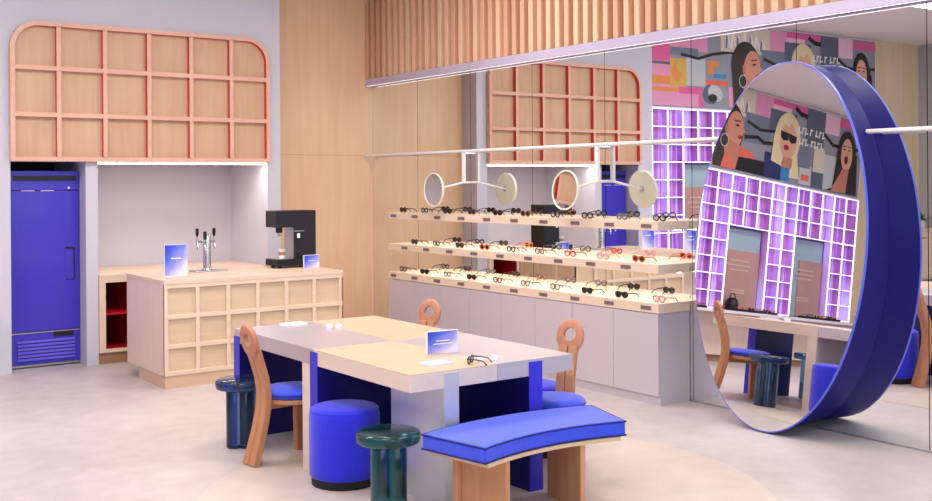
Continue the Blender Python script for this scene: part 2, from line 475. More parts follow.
for i in (1, 2):
    z = gz0 + rh * i
    MB().box(gx0 + t - 0.004, gx1 - t + 0.004, gy0 - 0.001, WF - 0.012, z - 0.021, z + 0.021, M['salmon']).build('cross_divider', gc)

st = thing('light_strip', (-2.37, -0.2, 1.975), 'warm white linear light under the grid panel, washing the grey alcove', 'light')
B('diffuser', st, -3.26, -1.475, -0.285, -0.235, 1.958, 1.975, M['led'])
B('housing', st, -3.263, -1.472, -0.296, -0.224, 1.974, 1.9795, M['white_metal'])

# ------------------------------------------------------------------ fridge
fr = thing('upright_fridge', (-3.70, 0.3, 0), 'tall violet-blue single door upright fridge standing in a dark recess', 'fridge')
fx0, fx1, fy = -4.035, -3.378, -0.05
B('cabinet_body', fr, fx0, fx1, fy, 0.65, 0.02, 1.895, M['fridge'], 0.006)
dr = MB().box(fx0 + 0.008, fx1 - 0.006, fy - 0.045, fy - 0.002, 0.345, 1.70, M['fridge']).build('door', fr, 0.008)
MB().box(-3.525, -3.432, fy - 0.049, fy - 0.044, 0.826, 1.150, M['black']).box(-3.525, -3.447, fy - 0.051, fy - 0.0485, 0.836, 1.128, M['fridge']).build('handle', dr, 0.0)
hd = MB().box(fx0 + 0.008, fx1 - 0.006, fy - 0.045, fy - 0.002, 1.706, 1.893, M['fridge']).build('header_panel', fr, 0.006)
B('vent_slot', hd, fx0 + 0.035, fx1 - 0.04, fy - 0.048, fy - 0.044, 1.795, 1.845, M['black'])
lk = MB().lathe([(0.0001, 0), (0.011, 0), (0.011, 0.004)], M['white_plastic'], (0, 0, 0), 16).build('lock', hd, world=False)
lk.rotation_euler = (pi / 2, 0, 0); lk.location = Vector((-3.485, fy - 0.045, 1.727)) - fr.location
for (a, b_) in ((-3.925, -3.805), (-3.745, -3.625)):
    B('gasket_line', hd, a, b_, fy - 0.0475, fy - 0.040, 1.698, 1.704, M['white_plastic'])
gr = MB().box(fx0 + 0.008, fx1 - 0.006, fy - 0.04, fy - 0.002, 0.032, 0.328, M['fridge'])
g2 = gr.build('kick_panel', fr, 0.004)
for i in range(6):
    z = 0.255 - i * 0.034
    MB().prism([(fy - 0.040, z - 0.015), (fy - 0.040, z + 0.010), (fy - 0.056, z - 0.006), (fy - 0.056, z - 0.015)], 'x', -3.965, -3.435, M['fridge_lit']).build('louvre', g2)
B('louvre_painted_shade', g2, -3.968, -3.432, fy - 0.0415, fy - 0.039, 0.062, 0.268, M['fridge_shade'])  # dark sheet drawn in for the shade between louvres
B('name_plate', fr, -3.635, -3.45, fy - 0.05, fy - 0.04, 0.285, 0.332, M['black'])
B('door_trim', fr, fx0 + 0.004, fx1, fy - 0.047, fy - 0.005, 0.330, 0.342, M['steel'])
B('base_trim', fr, fx0, fx1, fy - 0.045, fy + 0.02, 0.012, 0.03, M['steel'])
for (x, y) in ((-3.98, 0.02), (-3.43, 0.02), (-3.98, 0.58), (-3.43, 0.58)):
    MB().lathe([(0.022, 0), (0.022, 0.021)], M['black_soft'], (x, y, 0), 16).build('foot', fr)

# ------------------------------------------------------------------ back unit in the alcove
bu = thing('back_cabinet', (-2.37, 0.17, 0), 'low maple cabinet with open crimson cubbies along the alcove behind the bar', 'cabinet')
by0, by1 = -0.30, 0.695
ux0, ux1 = -3.262, -1.473
c = MB()
c.box(ux0, ux0 + 0.02, by0, by1, 0.11, 0.845, M['maple']); c.box(ux1 - 0.02, ux1, by0, by1, 0.11, 0.845, M['maple'])
c.box(ux0, ux1, by1 - 0.015, by1, 0.11, 0.845, M['maple']); c.box(ux0, ux1, by0, by1, 0.11, 0.13, M['maple'])
for x in (-2.90, -2.27, -1.945):
    c.box(x - 0.012, x + 0.012, by0, by1, 0.13, 0.845, M['maple'])
# face frame
for (a, b_) in ((ux0, -3.20), (-2.915, -2.885), (-2.285, -2.235), (-1.955, -1.915), (-1.545, ux1)):
    c.box(a, b_, by0 - 0.02, by0 - 0.0003, 0.111, 0.844, M['maple'])
c.box(ux0 - 0.0005, ux1 + 0.0005, by0 - 0.0205, by0 - 0.0005, 0.795, 0.8445, M['maple']); c.box(ux0 - 0.0005, ux1 + 0.0005, by0 - 0.0205, by0 - 0.0005, 0.1105, 0.145, M['maple'])
c.build('carcass', bu, 0.0)
for (a, b_) in ((-3.24, -2.914), (-2.256, -1.959), (-1.931, -1.495)):
    q = MB()
    q.box(a, b_, by1 - 0.02, by1 - 0.016, 0.132, 0.843, M['red_in']); q.box(a, a + 0.004, by0 + 0.002, by1 - 0.02, 0.132, 0.843, M['red_in'])
    q.box(b_ - 0.004, b_, by0 + 0.002, by1 - 0.02, 0.132, 0.843, M['red_in']); q.box(a, b_, by0 + 0.002, by1 - 0.02, 0.131, 0.136, M['red_in'])
    q.box(a, b_, by0 + 0.002, by1 - 0.02, 0.838, 0.844, M['red_in'])
    q.build('cubby_lining', bu)
    B('shelf', bu, a + 0.004, b_ - 0.004, by0 + 0.01, by1 - 0.02, 0.475, 0.495, M['red_in'])
B('door', bu, -2.882, -2.288, by0 - 0.018, by0, 0.15, 0.79, M['maple_cell'], 0.002)
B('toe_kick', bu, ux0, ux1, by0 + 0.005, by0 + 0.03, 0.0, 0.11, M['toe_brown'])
B('worktop', bu, ux0, ux1, by0 - 0.025, by1, 0.845, 0.875, M['maple'], 0.003)

# ------------------------------------------------------------------ bar counter
bc = thing('bar_counter', (-2.33, -1.45, 0), 'freestanding pale maple bar counter faced with square recessed panels', 'counter')
cx0, cx1, cy0, cy1, ctz = -3.195, -1.465, -1.94, -0.95, 0.93
B('carcass', bc, cx0 + 0.012, cx1 - 0.012, cy0 + 0.022, cy1, 0.11, 0.895, M['maple_cell'])
B('side_panel', bc, cx0, cx0 + 0.012, cy0 + 0.001, cy1, 0.11, 0.895, M['maple_side'])
B('worktop', bc, cx0 - 0.004, cx1 + 0.004, cy0 - 0.004, cy1, 0.895, ctz, M['maple'], 0.002)
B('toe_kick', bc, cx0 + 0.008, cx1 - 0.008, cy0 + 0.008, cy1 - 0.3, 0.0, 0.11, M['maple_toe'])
g = MB()
bw = 0.036
for i in range(7):
    x = cx0 + 0.018 + (cx1 - cx0 - 0.036) * i / 6
    g.box(x - bw / 2, x + bw / 2, cy0, cy0 + 0.022, 0.11, 0.895, M['maple'])
zs = [0.128, 0.36, 0.614, 0.877]
for z in zs:
    g.box(cx0, cx1, cy0 - 0.0005, cy0 + 0.022, z - 0.018, z + 0.018, M['maple'])
g.build('front_grid', bc, 0.0015, 1)
g = MB()
for i in range(4):
    y = cy0 + 0.018 + (cy1 - cy0 - 0.036) * i / 3
    g.box(cx1 - 0.012, cx1, y - bw / 2, y + bw / 2, 0.11, 0.895, M['maple'])
for z in zs:
    g.box(cx1 - 0.012, cx1 + 0.0005, cy0 + 0.001, cy1, z - 0.018, z + 0.018, M['maple'])
g.build('end_grid', bc, 0.0015, 1)

# tap tower
tt = thing('beer_tap_tower', (-2.52, -1.25, ctz), 'chrome three-handle tap tower on a drip tray on the bar counter', 'tap')
MB().box(-2.675, -2.355, -1.33, -1.15, ctz, ctz + 0.012, M['steel']).build('drip_tray', tt, 0.003)
MB().lathe([(0.052, 0.0), (0.052, 0.008), (0.038, 0.014), (0.036, 0.30), (0.034, 0.325), (0.02, 0.335)], M['chrome'], (-2.52, -1.22, ctz + 0.012), 28).build('column', tt)
for (dx, dz) in ((-0.115, 0.0), (-0.04, -0.03), (0.05, 0.0)):
    x = -2.535 + dx
    fa = MB().tube([(-2.52 + dx * 0.2, -1.235, ctz + 0.28 + dz), (x, -1.30, ctz + 0.285 + dz), (x, -1.325, ctz + 0.25 + dz), (x, -1.33, ctz + 0.21 + dz)], [0.011, 0.011, 0.011, 0.008], M['chrome'], 12).build('faucet', tt)
    MB().tube([(x, -1.30, ctz + 0.29 + dz), (x, -1.302, ctz + 0.345 + dz)], 0.006, M['chrome'], 10).build('lever', fa)
    MB().tube([(x, -1.302, ctz + 0.335 + dz), (x, -1.304, ctz + 0.36 + dz), (x, -1.306, ctz + 0.41 + dz)], [0.010, 0.016, 0.015], M['black'], 12).build('tap_handle', fa)

# coffee machine
cm = thing('coffee_machine', (-1.66, -1.27, ctz), 'black side-facing coffee machine with overhanging head at the end of the bar counter', 'coffee machine')
mx0, mx1, my0, my1 = -1.895, -1.462, -1.40, -1.16
tz = ctz + 0.56
MB().box(mx0 + 0.2, mx1, my0, my1, ctz + 0.022, tz, M['black']).build('body', cm, 0.008)
MB().box(mx0, mx0 + 0.21, my0, my1, tz - 0.165, tz, M['black']).build('head', cm, 0.008)
MB().box(mx0, mx1, my0 - 0.006, my1 + 0.006, ctz + 0.02, ctz + 0.085, M['black_soft']).build('drip_base', cm, 0.006)
MB().box(mx0 + 0.02, mx0 + 0.19, my0 + 0.02, my1 - 0.02, ctz + 0.086, ctz + 0.092, M['steel']).build('drip_grate', cm)
MB().box(mx0 + 0.195, mx0 + 0.205, my0 + 0.02, my1 - 0.02, ctz + 0.093, tz - 0.17, M['steel']).build('splash_plate', cm)
MB().lathe([(0.03, 0), (0.034, 0.02), (0.034, 0.055)], M['black'], (mx0 + 0.09, (my0 + my1) / 2, tz - 0.22), 20).build('brew_group', cm)
for dy in (-0.02, 0.02):
    MB().tube([(mx0 + 0.09, (my0 + my1) / 2 + dy, tz - 0.215), (mx0 + 0.09, (my0 + my1) / 2 + dy, tz - 0.255)], 0.007, M['chrome'], 10).build('spout', cm)
MB().box(mx0 + 0.225, mx0 + 0.255, my0 - 0.004, my0 + 0.004, ctz + 0.29, ctz + 0.335, M['white_plastic']).build('indicator', cm)
MB().box(mx0 + 0.15, mx0 + 0.30, my0 - 0.005, my0 + 0.003, ctz + 0.355, ctz + 0.362, M['steel']).build('trim_strip', cm)
for (x, y) in ((mx0 + 0.06, my0 + 0.04), (mx0 + 0.06, my1 - 0.04), (mx1 - 0.05, my0 + 0.04), (mx1 - 0.05, my1 - 0.04)):
    MB().lathe([(0.02, 0), (0.018, 0.021)], M['black_soft'], (x, y, ctz), 14).build('foot', cm)
cu = thing('paper_cup', (mx0 + 0.10, my0 + 0.085, ctz + 0.092), 'small white cup on the drip grate of the coffee machine', 'cup')
MB().lathe([(0.026, 0), (0.036, 0.085), (0.038, 0.088), (0.034, 0.086), (0.026, 0.02)], M['paper'], (0, 0, 0), 24).build('cup_body', cu, world=False)
MB().lathe([(0.0295, 0.03), (0.0345, 0.064)], plain('kraft_sleeve', (176, 130, 92)), (0, 0, 0), 24).build('sleeve', cu, world=False)

# acrylic cards
def card(name, loc, w, h, rot, label, thick=0.018, lines=2):
    t = thing(name, loc, label, 'sign', None, rot)
    MB().box(-w / 2, w / 2, -thick / 2, thick / 2, 0, h, M['sensor_clear']).build('acrylic_block', t, 0.002, world=False)
    MB().box(-w / 2 + 0.004, w / 2 - 0.004, -thick / 2 - 0.0015, -thick / 2 - 0.0002, 0.03 * h, h - 0.004, card_mat(name + '_print', w, h)).build('print', t, world=False)
    q = MB()
    for k in range(lines):
        ww = (0.22, 0.3)[k % 2] * w
        q.box(-ww, ww, -thick / 2 - 0.0025, -thick / 2 - 0.0016, h * (0.55 - 0.13 * k), h * (0.55 - 0.13 * k) + 0.035 * h, M['paper'])
    q.build('print_line', t, world=False)
    return t
card('counter_sign', (-2.955, -1.57, ctz), 0.212, 0.285, 0.0, 'tall blue and white acrylic sign left of the tap on the bar counter', lines=1)
card('small_counter_sign', (-1.60, -1.56, ctz), 0.175, 0.13, 0.08, 'small landscape blue acrylic sign in front of the coffee machine', lines=1)

# ------------------------------------------------------------------ glasses display along the mirror
SX0, SX1 = -0.36, -0.006
SY0, SY1 = -4.975, -0.96
def shelf(name, z0, z1, ys, label):
    t = thing(name, (-0.18, -2.97, z0), label, 'shelf')
    MB().box(SX0, SX1, SY0, SY1, z0, z1, M['shelf']).build('board', t, 0.002, 1)
    for y in ys:
        MB().box(SX0 - 0.004, SX0 - 0.0005, y - 0.055, y + 0.055, (z0 + z1) / 2 - 0.016, (z0 + z1) / 2 + 0.014, M['label']).build('ticket', t)
    return t
Y1 = [-1.07 - 0.42 * i for i in range(10)]
Y2 = [-1.29 - 0.416 * i for i in range(9)]
Y3 = [-1.06 - 0.42 * i for i in range(10)]
sh1 = shelf('display_shelf', 1.365, 1.435, Y1, 'topmost maple display shelf of eyeglasses on the mirror wall')
sh2 = shelf('display_shelf', 1.03, 1.10, Y2, 'middle maple display shelf of eyeglasses on the mirror wall')
sh3 = shelf('display_worktop', 0.72, 0.797, Y3, 'lowest maple display top of eyeglasses, lying on the lilac-grey cabinets')
for s_, z in ((sh1, 1.365), (sh2, 1.03)):
    B('led_profile', s_, -0.10, -0.08, SY0 + 0.02, SY1 - 0.02, z - 0.007, z, M['led'])
# base cabinets: four two-door units
ords = ('first', 'second', 'third', 'last')
for i in range(4):
    y1 = SY1 - i * 1.0 - 0.0; y0 = y1 - 1.0 if i < 3 else SY0 + 0.006
    t = thing('base_cabinet', (-0.18, (y0 + y1) / 2, 0), 'lilac-grey two-door base cabinet under the glasses shelves, %s from the plywood wall' % ords[i], 'cabinet', 'base cabinets under the glasses shelves')
    MB().box(SX0 + 0.022, SX1, y0 + 0.001, y1 - 0.001, 0.07, 0.7195, M['cab']).build('carcass', t)
    ym = (y0 + y1) / 2
    for (a, b_) in ((y0, ym), (ym, y1)):
        MB().box(SX0 + 0.002, SX0 + 0.021, a + 0.002, b_ - 0.002, 0.075, 0.714, M['cab']).build('door', t, 0.001, 1)
    MB().box(SX0 + 0.022, SX1, y0 + 0.001, y1 - 0.001, 0.0, 0.07, M['cab']).build('toe_kick', t)

# eyeglasses
FR = [('black', plain('acetate_black', (28, 24, 26), 0.25)), ('dark brown', plain('acetate_brown', (72, 46, 36), 0.25)), ('grey', plain('acetate_grey', (96, 92, 98), 0.25)),
      ('tortoiseshell', plain('acetate_tortoise', (128, 84, 44), 0.25)), ('red', plain('acetate_red', (176, 62, 58), 0.25)), ('orange', plain('acetate_orange', (216, 110, 58), 0.25)), ('rose', plain('acetate_rose', (214, 150, 150), 0.25)), ('yellow', plain('acetate_yellow', (220, 190, 80), 0.25))]
LENS_D = mat('dark_lens', (40, 36, 40), 0.08, var=0.02)
LENS_C = mat('clear_lens', (225, 220, 220), 0.05, var=0.01, trans=0.9, ior=1.1)
def glasses_proto(fm, lens, name='eyeglasses'):
    """front faces -x, resting on the lower rims and temple tips; origin at base centre"""
    root = bpy.data.objects.new(name, None); C.objects.link(root); root.empty_display_size = 0.05
    zc = 0.0315
    fb = MB()
    for sy in (-1, 1):
        pts = []
        for i in range(25):
            a = 2 * pi * i / 24
            rr = 1.0
            pts.append((0.0, sy * 0.036 + 0.030 * cos(a), zc + 0.023 * sin(a)))
        fb.tube(pts, 0.0052, fm, 8)
        fb.tube([(0.0, sy * 0.064, zc + 0.012), (0.002, sy * 0.072, zc + 0.014)], 0.0055, fm, 8)
    fb.tube([(0, -0.008, zc + 0.008), (-0.002, 0, zc + 0.011), (0, 0.008, zc + 0.008)], 0.0042, fm, 8)
    fb.build('frame', root, world=False)
    for sy in (-1, 1):
        pl = [(sy * 0.036 + 0.0285 * cos(2 * pi * i / 20), zc + 0.0215 * sin(2 * pi * i / 20)) for i in range(20)]
        MB().prism(pl, 'x', -0.001, 0.001, lens).build('lens', root, world=False)
        MB().tube([(0.002, sy * 0.072, zc + 0.014), (0.06, sy * 0.071, zc + 0.011), (0.105, sy * 0.069, zc + 0.004), (0.135, sy * 0.067, zc - 0.024)], [0.005, 0.004, 0.004, 0.0045], fm, 8).build('temple', root, world=False)
    return root
protos = {}
used_p = set()
def put_glasses(col, sun, loc, rot, label, group):
    key = (col, sun)
    if key not in protos:
        protos[key] = glasses_proto(dict(FR)[col], LENS_D if sun else LENS_C)
        o = protos[key]
    else:
        o = copy_tree(protos[key])
    o.location = loc; o.rotation_euler = (0, 0, rot)
    tag(o, label, 'glasses', group)
    return o
ORD = ('first', 'second', 'third', 'fourth', 'fifth', 'sixth', 'seventh', 'eighth', 'ninth', 'tenth')
cols1 = [('black', 1), ('black', 0), ('black', 1), ('dark brown', 1), ('black', 1), ('tortoiseshell', 1), ('black', 0), ('black', 0), ('grey', 0), ('black', 0)]
cols2 = [('black', 1), ('black', 0), ('dark brown', 1), ('orange', 1), ('black', 0), ('grey', 0), ('red', 0), ('rose', 0), ('orange', 1)]
cols3 = [('black', 0), ('black', 1), ('grey', 0), ('dark brown', 1), ('tortoiseshell', 0), ('grey', 0), ('grey', 0), ('black', 1), ('black', 1), ('rose', 0)]
for ys, z, cs, nm in ((Y1, 1.435, cols1, 'top shelf'), (Y2, 1.10, cols2, 'middle shelf'), (Y3, 0.797, cols3, 'lowest display top')):
    for i, (y, (cc, sn)) in enumerate(zip(ys, cs)):
        put_glasses(cc, sn, (-0.275, y - 0.06, z - 0.0028), random.uniform(-0.12, 0.12),
                    '%s %s, %s from the left on the %s along the mirror' % (cc, 'sunglasses' if sn else 'eyeglasses', ORD[i], nm), 'eyewear on the ' + nm)

# rail with swing-arm vanity mirrors
for (a, b_, ys_, lb) in ((-0.005, -5.53, (-1.0, -3.0, -5.0), 'long white rail along the mirror wall above the glasses shelves, left of the oval mirror'),
                         (-6.625, -8.9, (-7.5,), 'white rail along the mirror wall, right of the oval mirror')):
    ra = thing('mirror_rail', (-0.09, (a + b_) / 2, 2.07), lb, 'rail')
    MB().tube([(-0.09, a, 2.07), (-0.09, b_, 2.07)], 0.0155, M['white_metal'], 16).build('rail_tube', ra)
    for y in ys_:
        MB().tube([(-0.09, y, 2.07), (0.0, y, 2.07)], 0.009, M['white_metal'], 12).build('standoff', ra)
for y, lb in ((-2.0, 'round white vanity mirror on a swing arm, hung from the rail nearer the plywood wall'), (-4.0, 'round cream vanity mirror on a swing arm, hung from the rail nearer the oval mirror')):
    VT = radians(0 if y > -3 else 5)
    VZ = 0.0 if y > -3 else -0.022
    def tv(p): return (-0.45 + (p[0] + 0.45) * cos(VT) + (p[2] - 1.68) * sin(VT) - (p[1] - y) * VZ, p[1] + (p[0] + 0.45) * VZ, 1.68 - (p[0] + 0.45) * sin(VT) + (p[2] - 1.68) * cos(VT))
    t = thing('vanity_mirror', (-0.09, y, 2.05), lb, 'mirror', 'swing-arm mirrors on the rail')
    MB().box(-0.105, -0.075, y - 0.018, y + 0.018, 1.742, 2.056, M['white_metal']).build('drop_post', t, 0.004)
    MB().tube([(-0.075, y, 2.045), (-0.002, y, 2.045)], 0.012, M['chrome'], 12).build('wall_pin', t)
    MB().tube([(-0.09, y, 1.752), (-0.43, y + 0.004, 1.684)], 0.011, M['white_metal'], 14).build('arm', t)
    MB().tube([(-0.005, y, 1.752), (-0.09, y, 1.752)], 0.012, M['white_metal'], 14).build('arm_pin', t)
    n = 48
    def circ(x, r): return [tv((x, y + r * cos(2 * pi * i / n), 1.68 + r * sin(2 * pi * i / n))) for i in range(n)]
    MB().loft([circ(-0.447, 0.150), circ(-0.468, 0.160), circ(-0.468, 0.170), circ(-0.452, 0.170), circ(-0.442, 0.163)], M['vanity_back'], True).build('dish', t)
    MB().loft([circ(-0.4655, 0.151), circ(-0.4635, 0.151)], M['hand_mirror']).build('mirror_glass', t)
    MB().tube([(-0.441, y, 1.68), (-0.425, y, 1.68), (-0.418, y, 1.68)], [0.028, 0.022, 0.012], M['steel'], 16).build('knob', t)

# ------------------------------------------------------------------ oval drum mirror
TIL = radians(4.18)
nrm = Vector((-cos(TIL), 0, sin(TIL))); uy = Vector((0, -1, 0)); uz = Vector((sin(TIL), 0, cos(TIL)))
OC = Vector((-0.320, -6.046, 1.292)); oa, ob, orot = 1.290, 0.717, radians(2.9)
om = thing('oval_mirror', (-0.2, -6.06, 0), 'huge upright oval mirror in a deep royal blue drum frame on the mirror wall', 'mirror')
N = 96
def oval(k, a, b, out=0.0):
    pts = []
    for i in range(N):
        t_ = 2 * pi * i / N
        u = b * k * cos(t_); v = a * k * sin(t_)
        uu = u * cos(orot) + v * sin(orot); vv = -u * sin(orot) + v * cos(orot)
        pts.append(OC + uy * uu + uz * vv + nrm * out)
    return pts
kin = oval(0.985, oa, ob)
front = oval(1.0, oa, ob, 0.0)
front_out = [OC + (q - OC) * 1.004 for q in front]
MB().add([tuple(q + nrm * 0.0015) for q in oval(0.9935, oa, ob)] + [tuple(q - nrm * 0.006) for q in oval(0.9935, oa, ob)], [tuple(range(N)), tuple(reversed(range(N, 2 * N)))] + [(i, N + i, N + (i + 1) % N, (i + 1) % N) for i in range(N)], M['mirror2']).build('mirror_glass', om)
def to_wall(q): return Vector((-0.001, OC.y + (q.y - OC.y) * 0.95, max(OC.z + (q.z - OC.z) * 0.985, 0.004)))
sh = MB()
rA = oval(0.990, oa, ob, -0.02); rB = oval(0.994, oa, ob, 0.002); rC = oval(1.0, oa, ob, 0.0)
sh.loft([rA, rB, rC], M['drum_edge'], False, False)
rD = [q + Vector((0.022, 0, 0)) for q in rC]
sh.loft([rC, rD], M['drum_edge'], True, False)
sh.build('rim', om, angle=30)
dm = MB()
dm.loft([rD, [to_wall(q) for q in rC]], M['drum'], True, False)
dm.loft([[Vector((max(q.x + 0.02, q.x), q.y, q.z)) for q in oval(0.983, oa, ob, -0.02)], rD], M['drum'], False, False)
dm.build('drum_shell', om, angle=30)

# ------------------------------------------------------------------ big table
TX0, TX1, TY0, TY1, TZ = -3.385, -2.262, -6.14, -3.875, 0.75
TXm, TYm, TZ0 = -2.812, -5.065, 0.655
tb = thing('communal_table', ((TX0 + TX1) / 2, (TY0 + TY1) / 2, 0), 'large chequered communal table of birch and aluminium quarters with blue panel legs', 'table')
def slab(x0, x1, y0, y1, mt, me, nm):
    m_ = MB().box(x0, x1, y0, y1, TZ0, TZ - 0.006, me)
    m_.box(x0, x1, y0, y1, TZ - 0.006, TZ, mt)
    o = m_.build(nm, tb, 0.0015, 1); o['label'] = nm.replace('_', ' '); return o
slab(TX0, TXm - 0.001, TYm + 0.001, TY1, M['alu'], M['alu'], 'aluminium_top')
slab(TXm + 0.001, TX1, TYm + 0.001, TY1, M['top_beige'], M['beige_edge'], 'birch_top')
slab(TX0, TXm - 0.001, TY0, TYm - 0.001, M['top_beige'], M['beige_edge'], 'birch_top')
slab(TXm + 0.001, TX1, TY0, TYm - 0.001, M['alu'], M['alu'], 'aluminium_top')
e = 0.004
def leg(nm, x0, x1, y0, y1, z1, m):
    if m is not M['blue_leg']:
        return B(nm, tb, x0, x1, y0, y1, 0.0, z1, m, 0.001)
    g_ = MB()
    if x1 - x0 > y1 - y0:
        g_.box(x0, x0 + 0.003, y0, y1, 0, z1, m); g_.box(x0 + 0.0031, x1 - 0.0031, y0, y1, 0, z1, M['navy_leg']); g_.box(x1 - 0.003, x1, y0, y1, 0, z1, m)
    else:
        g_.box(x0, x1, y0, y0 + 0.003, 0, z1, m); g_.box(x0, x1, y0 + 0.0031, y1 - 0.0031, 0, z1, M['navy_leg']); g_.box(x0, x1, y1 - 0.003, y1, 0, z1, m)
    return g_.build(nm, tb)
leg('panel_leg', -3.17, -3.075, TY0 - e, -5.60, 0.735, M['alu_leg'])['label'] = 'brushed aluminium panel leg'
leg('panel_leg', -2.59, -2.495, TY0 - e, -5.30, 0.735, M['blue_leg'])['label'] = 'navy panel leg with royal blue edge'
leg('panel_leg', TX0 - e, -2.80, -3.965, -3.872, 0.70, M['blue_leg'])['label'] = 'navy panel leg with royal blue edge'
leg('panel_leg', TX0 + 0.002, -2.90, -5.005, -4.905, 0.6545, M['beige_edge'])['label'] = 'birch panel leg'
leg('panel_leg', TX0 - e, -2.86, -5.112, -5.02, 0.735, M['blue_leg'])['label'] = 'navy panel leg with royal blue edge'
leg('panel_leg', -2.76, TX1 + e, -5.06, -4.96, 0.735, M['beige_edge'])['label'] = 'birch panel leg'

card('table_sign', (-2.855, -5.66, TZ), 0.205, 0.135, -0.10, 'small blue and white acrylic sign standing on the communal table', lines=2)
def booklet(x, y, rot, w, d, label):
    t = thing('leaflet', (x, y, TZ), label, 'leaflet', None, rot)
    MB().box(-w / 2, w / 2, -d / 2, d / 2, 0.0, 0.012, M['paper']).build('pages', t, 0.001, world=False)
    MB().box(-w / 2 - 0.001, w / 2 + 0.001, -d / 2 - 0.001, d / 2 + 0.001, 0.0121, 0.014, M['paper']).build('cover', t, world=False)
booklet(-3.10, -5.96, 0.05, 0.15, 0.10, 'white leaflet lying at the near end of the table, left of the dark glasses')
booklet(-2.98, -3.97, 0.1, 0.17, 0.10, 'white leaflet lying at the far end of the communal table')
def puck(x, y, label):
    t = thing('sensor_puck', (x, y, TZ), label, 'sensor', 'white pucks on the table')
    MB().lathe([(0.024, 0.0), (0.026, 0.004), (0.024, 0.02), (0.016, 0.026)], M['white_plastic'], (0, 0, 0), 24).build('puck_body', t, world=False)
    MB().lathe([(0.010, 0.0265), (0.009, 0.030)], M['sensor_clear'], (0, 0, 0), 16).build('button', t, world=False)
puck(-2.84, -6.03, 'round white puck at the near end of the table, left of the pair')
puck(-2.75, -6.03, 'round white puck at the near end of the table, right of the pair')
puck(-2.86, -4.28, 'round white puck at the far end of the table, left of the pair')
puck(-2.80, -4.31, 'round white puck at the far end of the table, right of the pair')
put_glasses('black', 0, (-2.93, -6.05, TZ - 0.0022), -0.9, 'black eyeglasses lying on the communal table beside the small sign', 'eyewear on the communal table').scale = (0.8, 0.8, 0.8)

# ------------------------------------------------------------------ chairs
def make_chair(label):
    """faces +x, back post foot at the origin"""
    t = thing('dining_chair', (0, 0, 0), label, 'chair', 'oak chairs around the communal table')
    cl = [(-0.02, 0.0), (0.012, 0.10), (0.045, 0.22), (0.072, 0.34), (0.078, 0.44), (0.062, 0.54), (0.030, 0.64), (0.004, 0.72)]
    def sect(i):
        a = Vector(cl[max(i - 1, 0)]); b = Vector(cl[min(i + 1, len(cl) - 1)]); d = (b - a).normalized()
        return Vector((d.y, -d.x))
    wid = [0.072, 0.068, 0.064, 0.062, 0.060, 0.058, 0.058, 0.060]
    for sy in (-1, 1):
        rings = []
        for i, (x, z) in enumerate(cl):
            nn = sect(i); th = 0.023
            y0, y1 = sy * 0.002, sy * wid[i]
            rings.append([(x - nn.x * th, y0, max(z - nn.y * th, 0)), (x + nn.x * th, y0, max(z + nn.y * th, 0)), (x + nn.x * th, y1, max(z + nn.y * th, 0)), (x - nn.x * th, y1, max(z - nn.y * th, 0))])
        MB().loft(rings, M['oak'], False).build('back_post', t, 0.006, world=False)
    # oval head with a hole
    n = 40
    cx, cz = -0.022, 0.775; tl = radians(-14)
    def hp(y, h, d): return (cx + h * sin(tl) + d * cos(tl), y, cz + h * cos(tl) - d * sin(tl))
    def rg(ry, rz, d, oz=0.0): return [hp(ry * cos(2 * pi * i / n), oz + rz * sin(2 * pi * i / n), d) for i in range(n)]
    oz = 0.012
    rings = [rg(0.040, 0.042, -0.017, oz), rg(0.080, 0.097, -0.019), rg(0.088, 0.106, -0.013), rg(0.088, 0.106, 0.013), rg(0.080, 0.097, 0.019), rg(0.040, 0.042, 0.017, oz), rg(0.040, 0.042, -0.017, oz)]
    o = MB().loft(rings, M['oak_head'], True, False).build('headrest', t, world=False, angle=50)
    o['label'] = 'oval headrest with a round hole'
    # seat
    sx = 0.300
    MB().lathe([(0.17, 0.365), (0.192, 0.37), (0.196, 0.385), (0.192, 0.398)], M['oak'], (sx, 0, 0), 44).build('seat', t, world=False)
    cs = MB().lathe([(0.17, 0.398), (0.190, 0.404), (0.201, 0.42), (0.200, 0.436), (0.186, 0.450), (0.14, 0.458), (0.0005, 0.462)], M['velvet'], (sx, 0, 0), 44).build('cushion', t, world=False)
    MB().tube([(sx + 0.201 * cos(2 * pi * i / 40), 0.201 * sin(2 * pi * i / 40), 0.421) for i in range(41)], 0.004, M['piping'], 8).build('piping', cs, world=False)
    for sy in (-1, 1):
        rings = []
        for (z, dx) in ((0.0, 0.02), (0.20, 0.006), (0.385, 0.0)):
            x = 0.395 + dx; y = sy * (0.12 + dx * 0.9)
            rings.append([(x - 0.022, y - 0.025, z), (x + 0.022, y - 0.025, z), (x + 0.022, y + 0.025, z), (x - 0.022, y + 0.025, z)])
        MB().loft(rings, M['oak'], False).build('front_leg', t, 0.005, world=False)
    MB().box(0.07, 0.40, -0.03, 0.03, 0.335, 0.368, M['oak']).build('seat_rail', t, 0.004, world=False)
    return t
ch = make_chair('oak tripod chair with blue cushion at the left side of the table')
ch.location = (-3.597, -4.655, 0); ch.rotation_euler = (0, 0, 0.10)
c2 = copy_tree(ch); c2.location = (-1.985, -4.20, 0); c2.rotation_euler = (0, 0, pi + 0.5)
c2['label'] = 'oak tripod chair on the mirror side of the table, at its far end'
c3 = copy_tree(ch); c3.location = (-1.945, -5.745, 0); c3.rotation_euler = (0, 0, pi + 0.5)
c3['label'] = 'oak tripod chair on the mirror side of the table, near the blue bench'

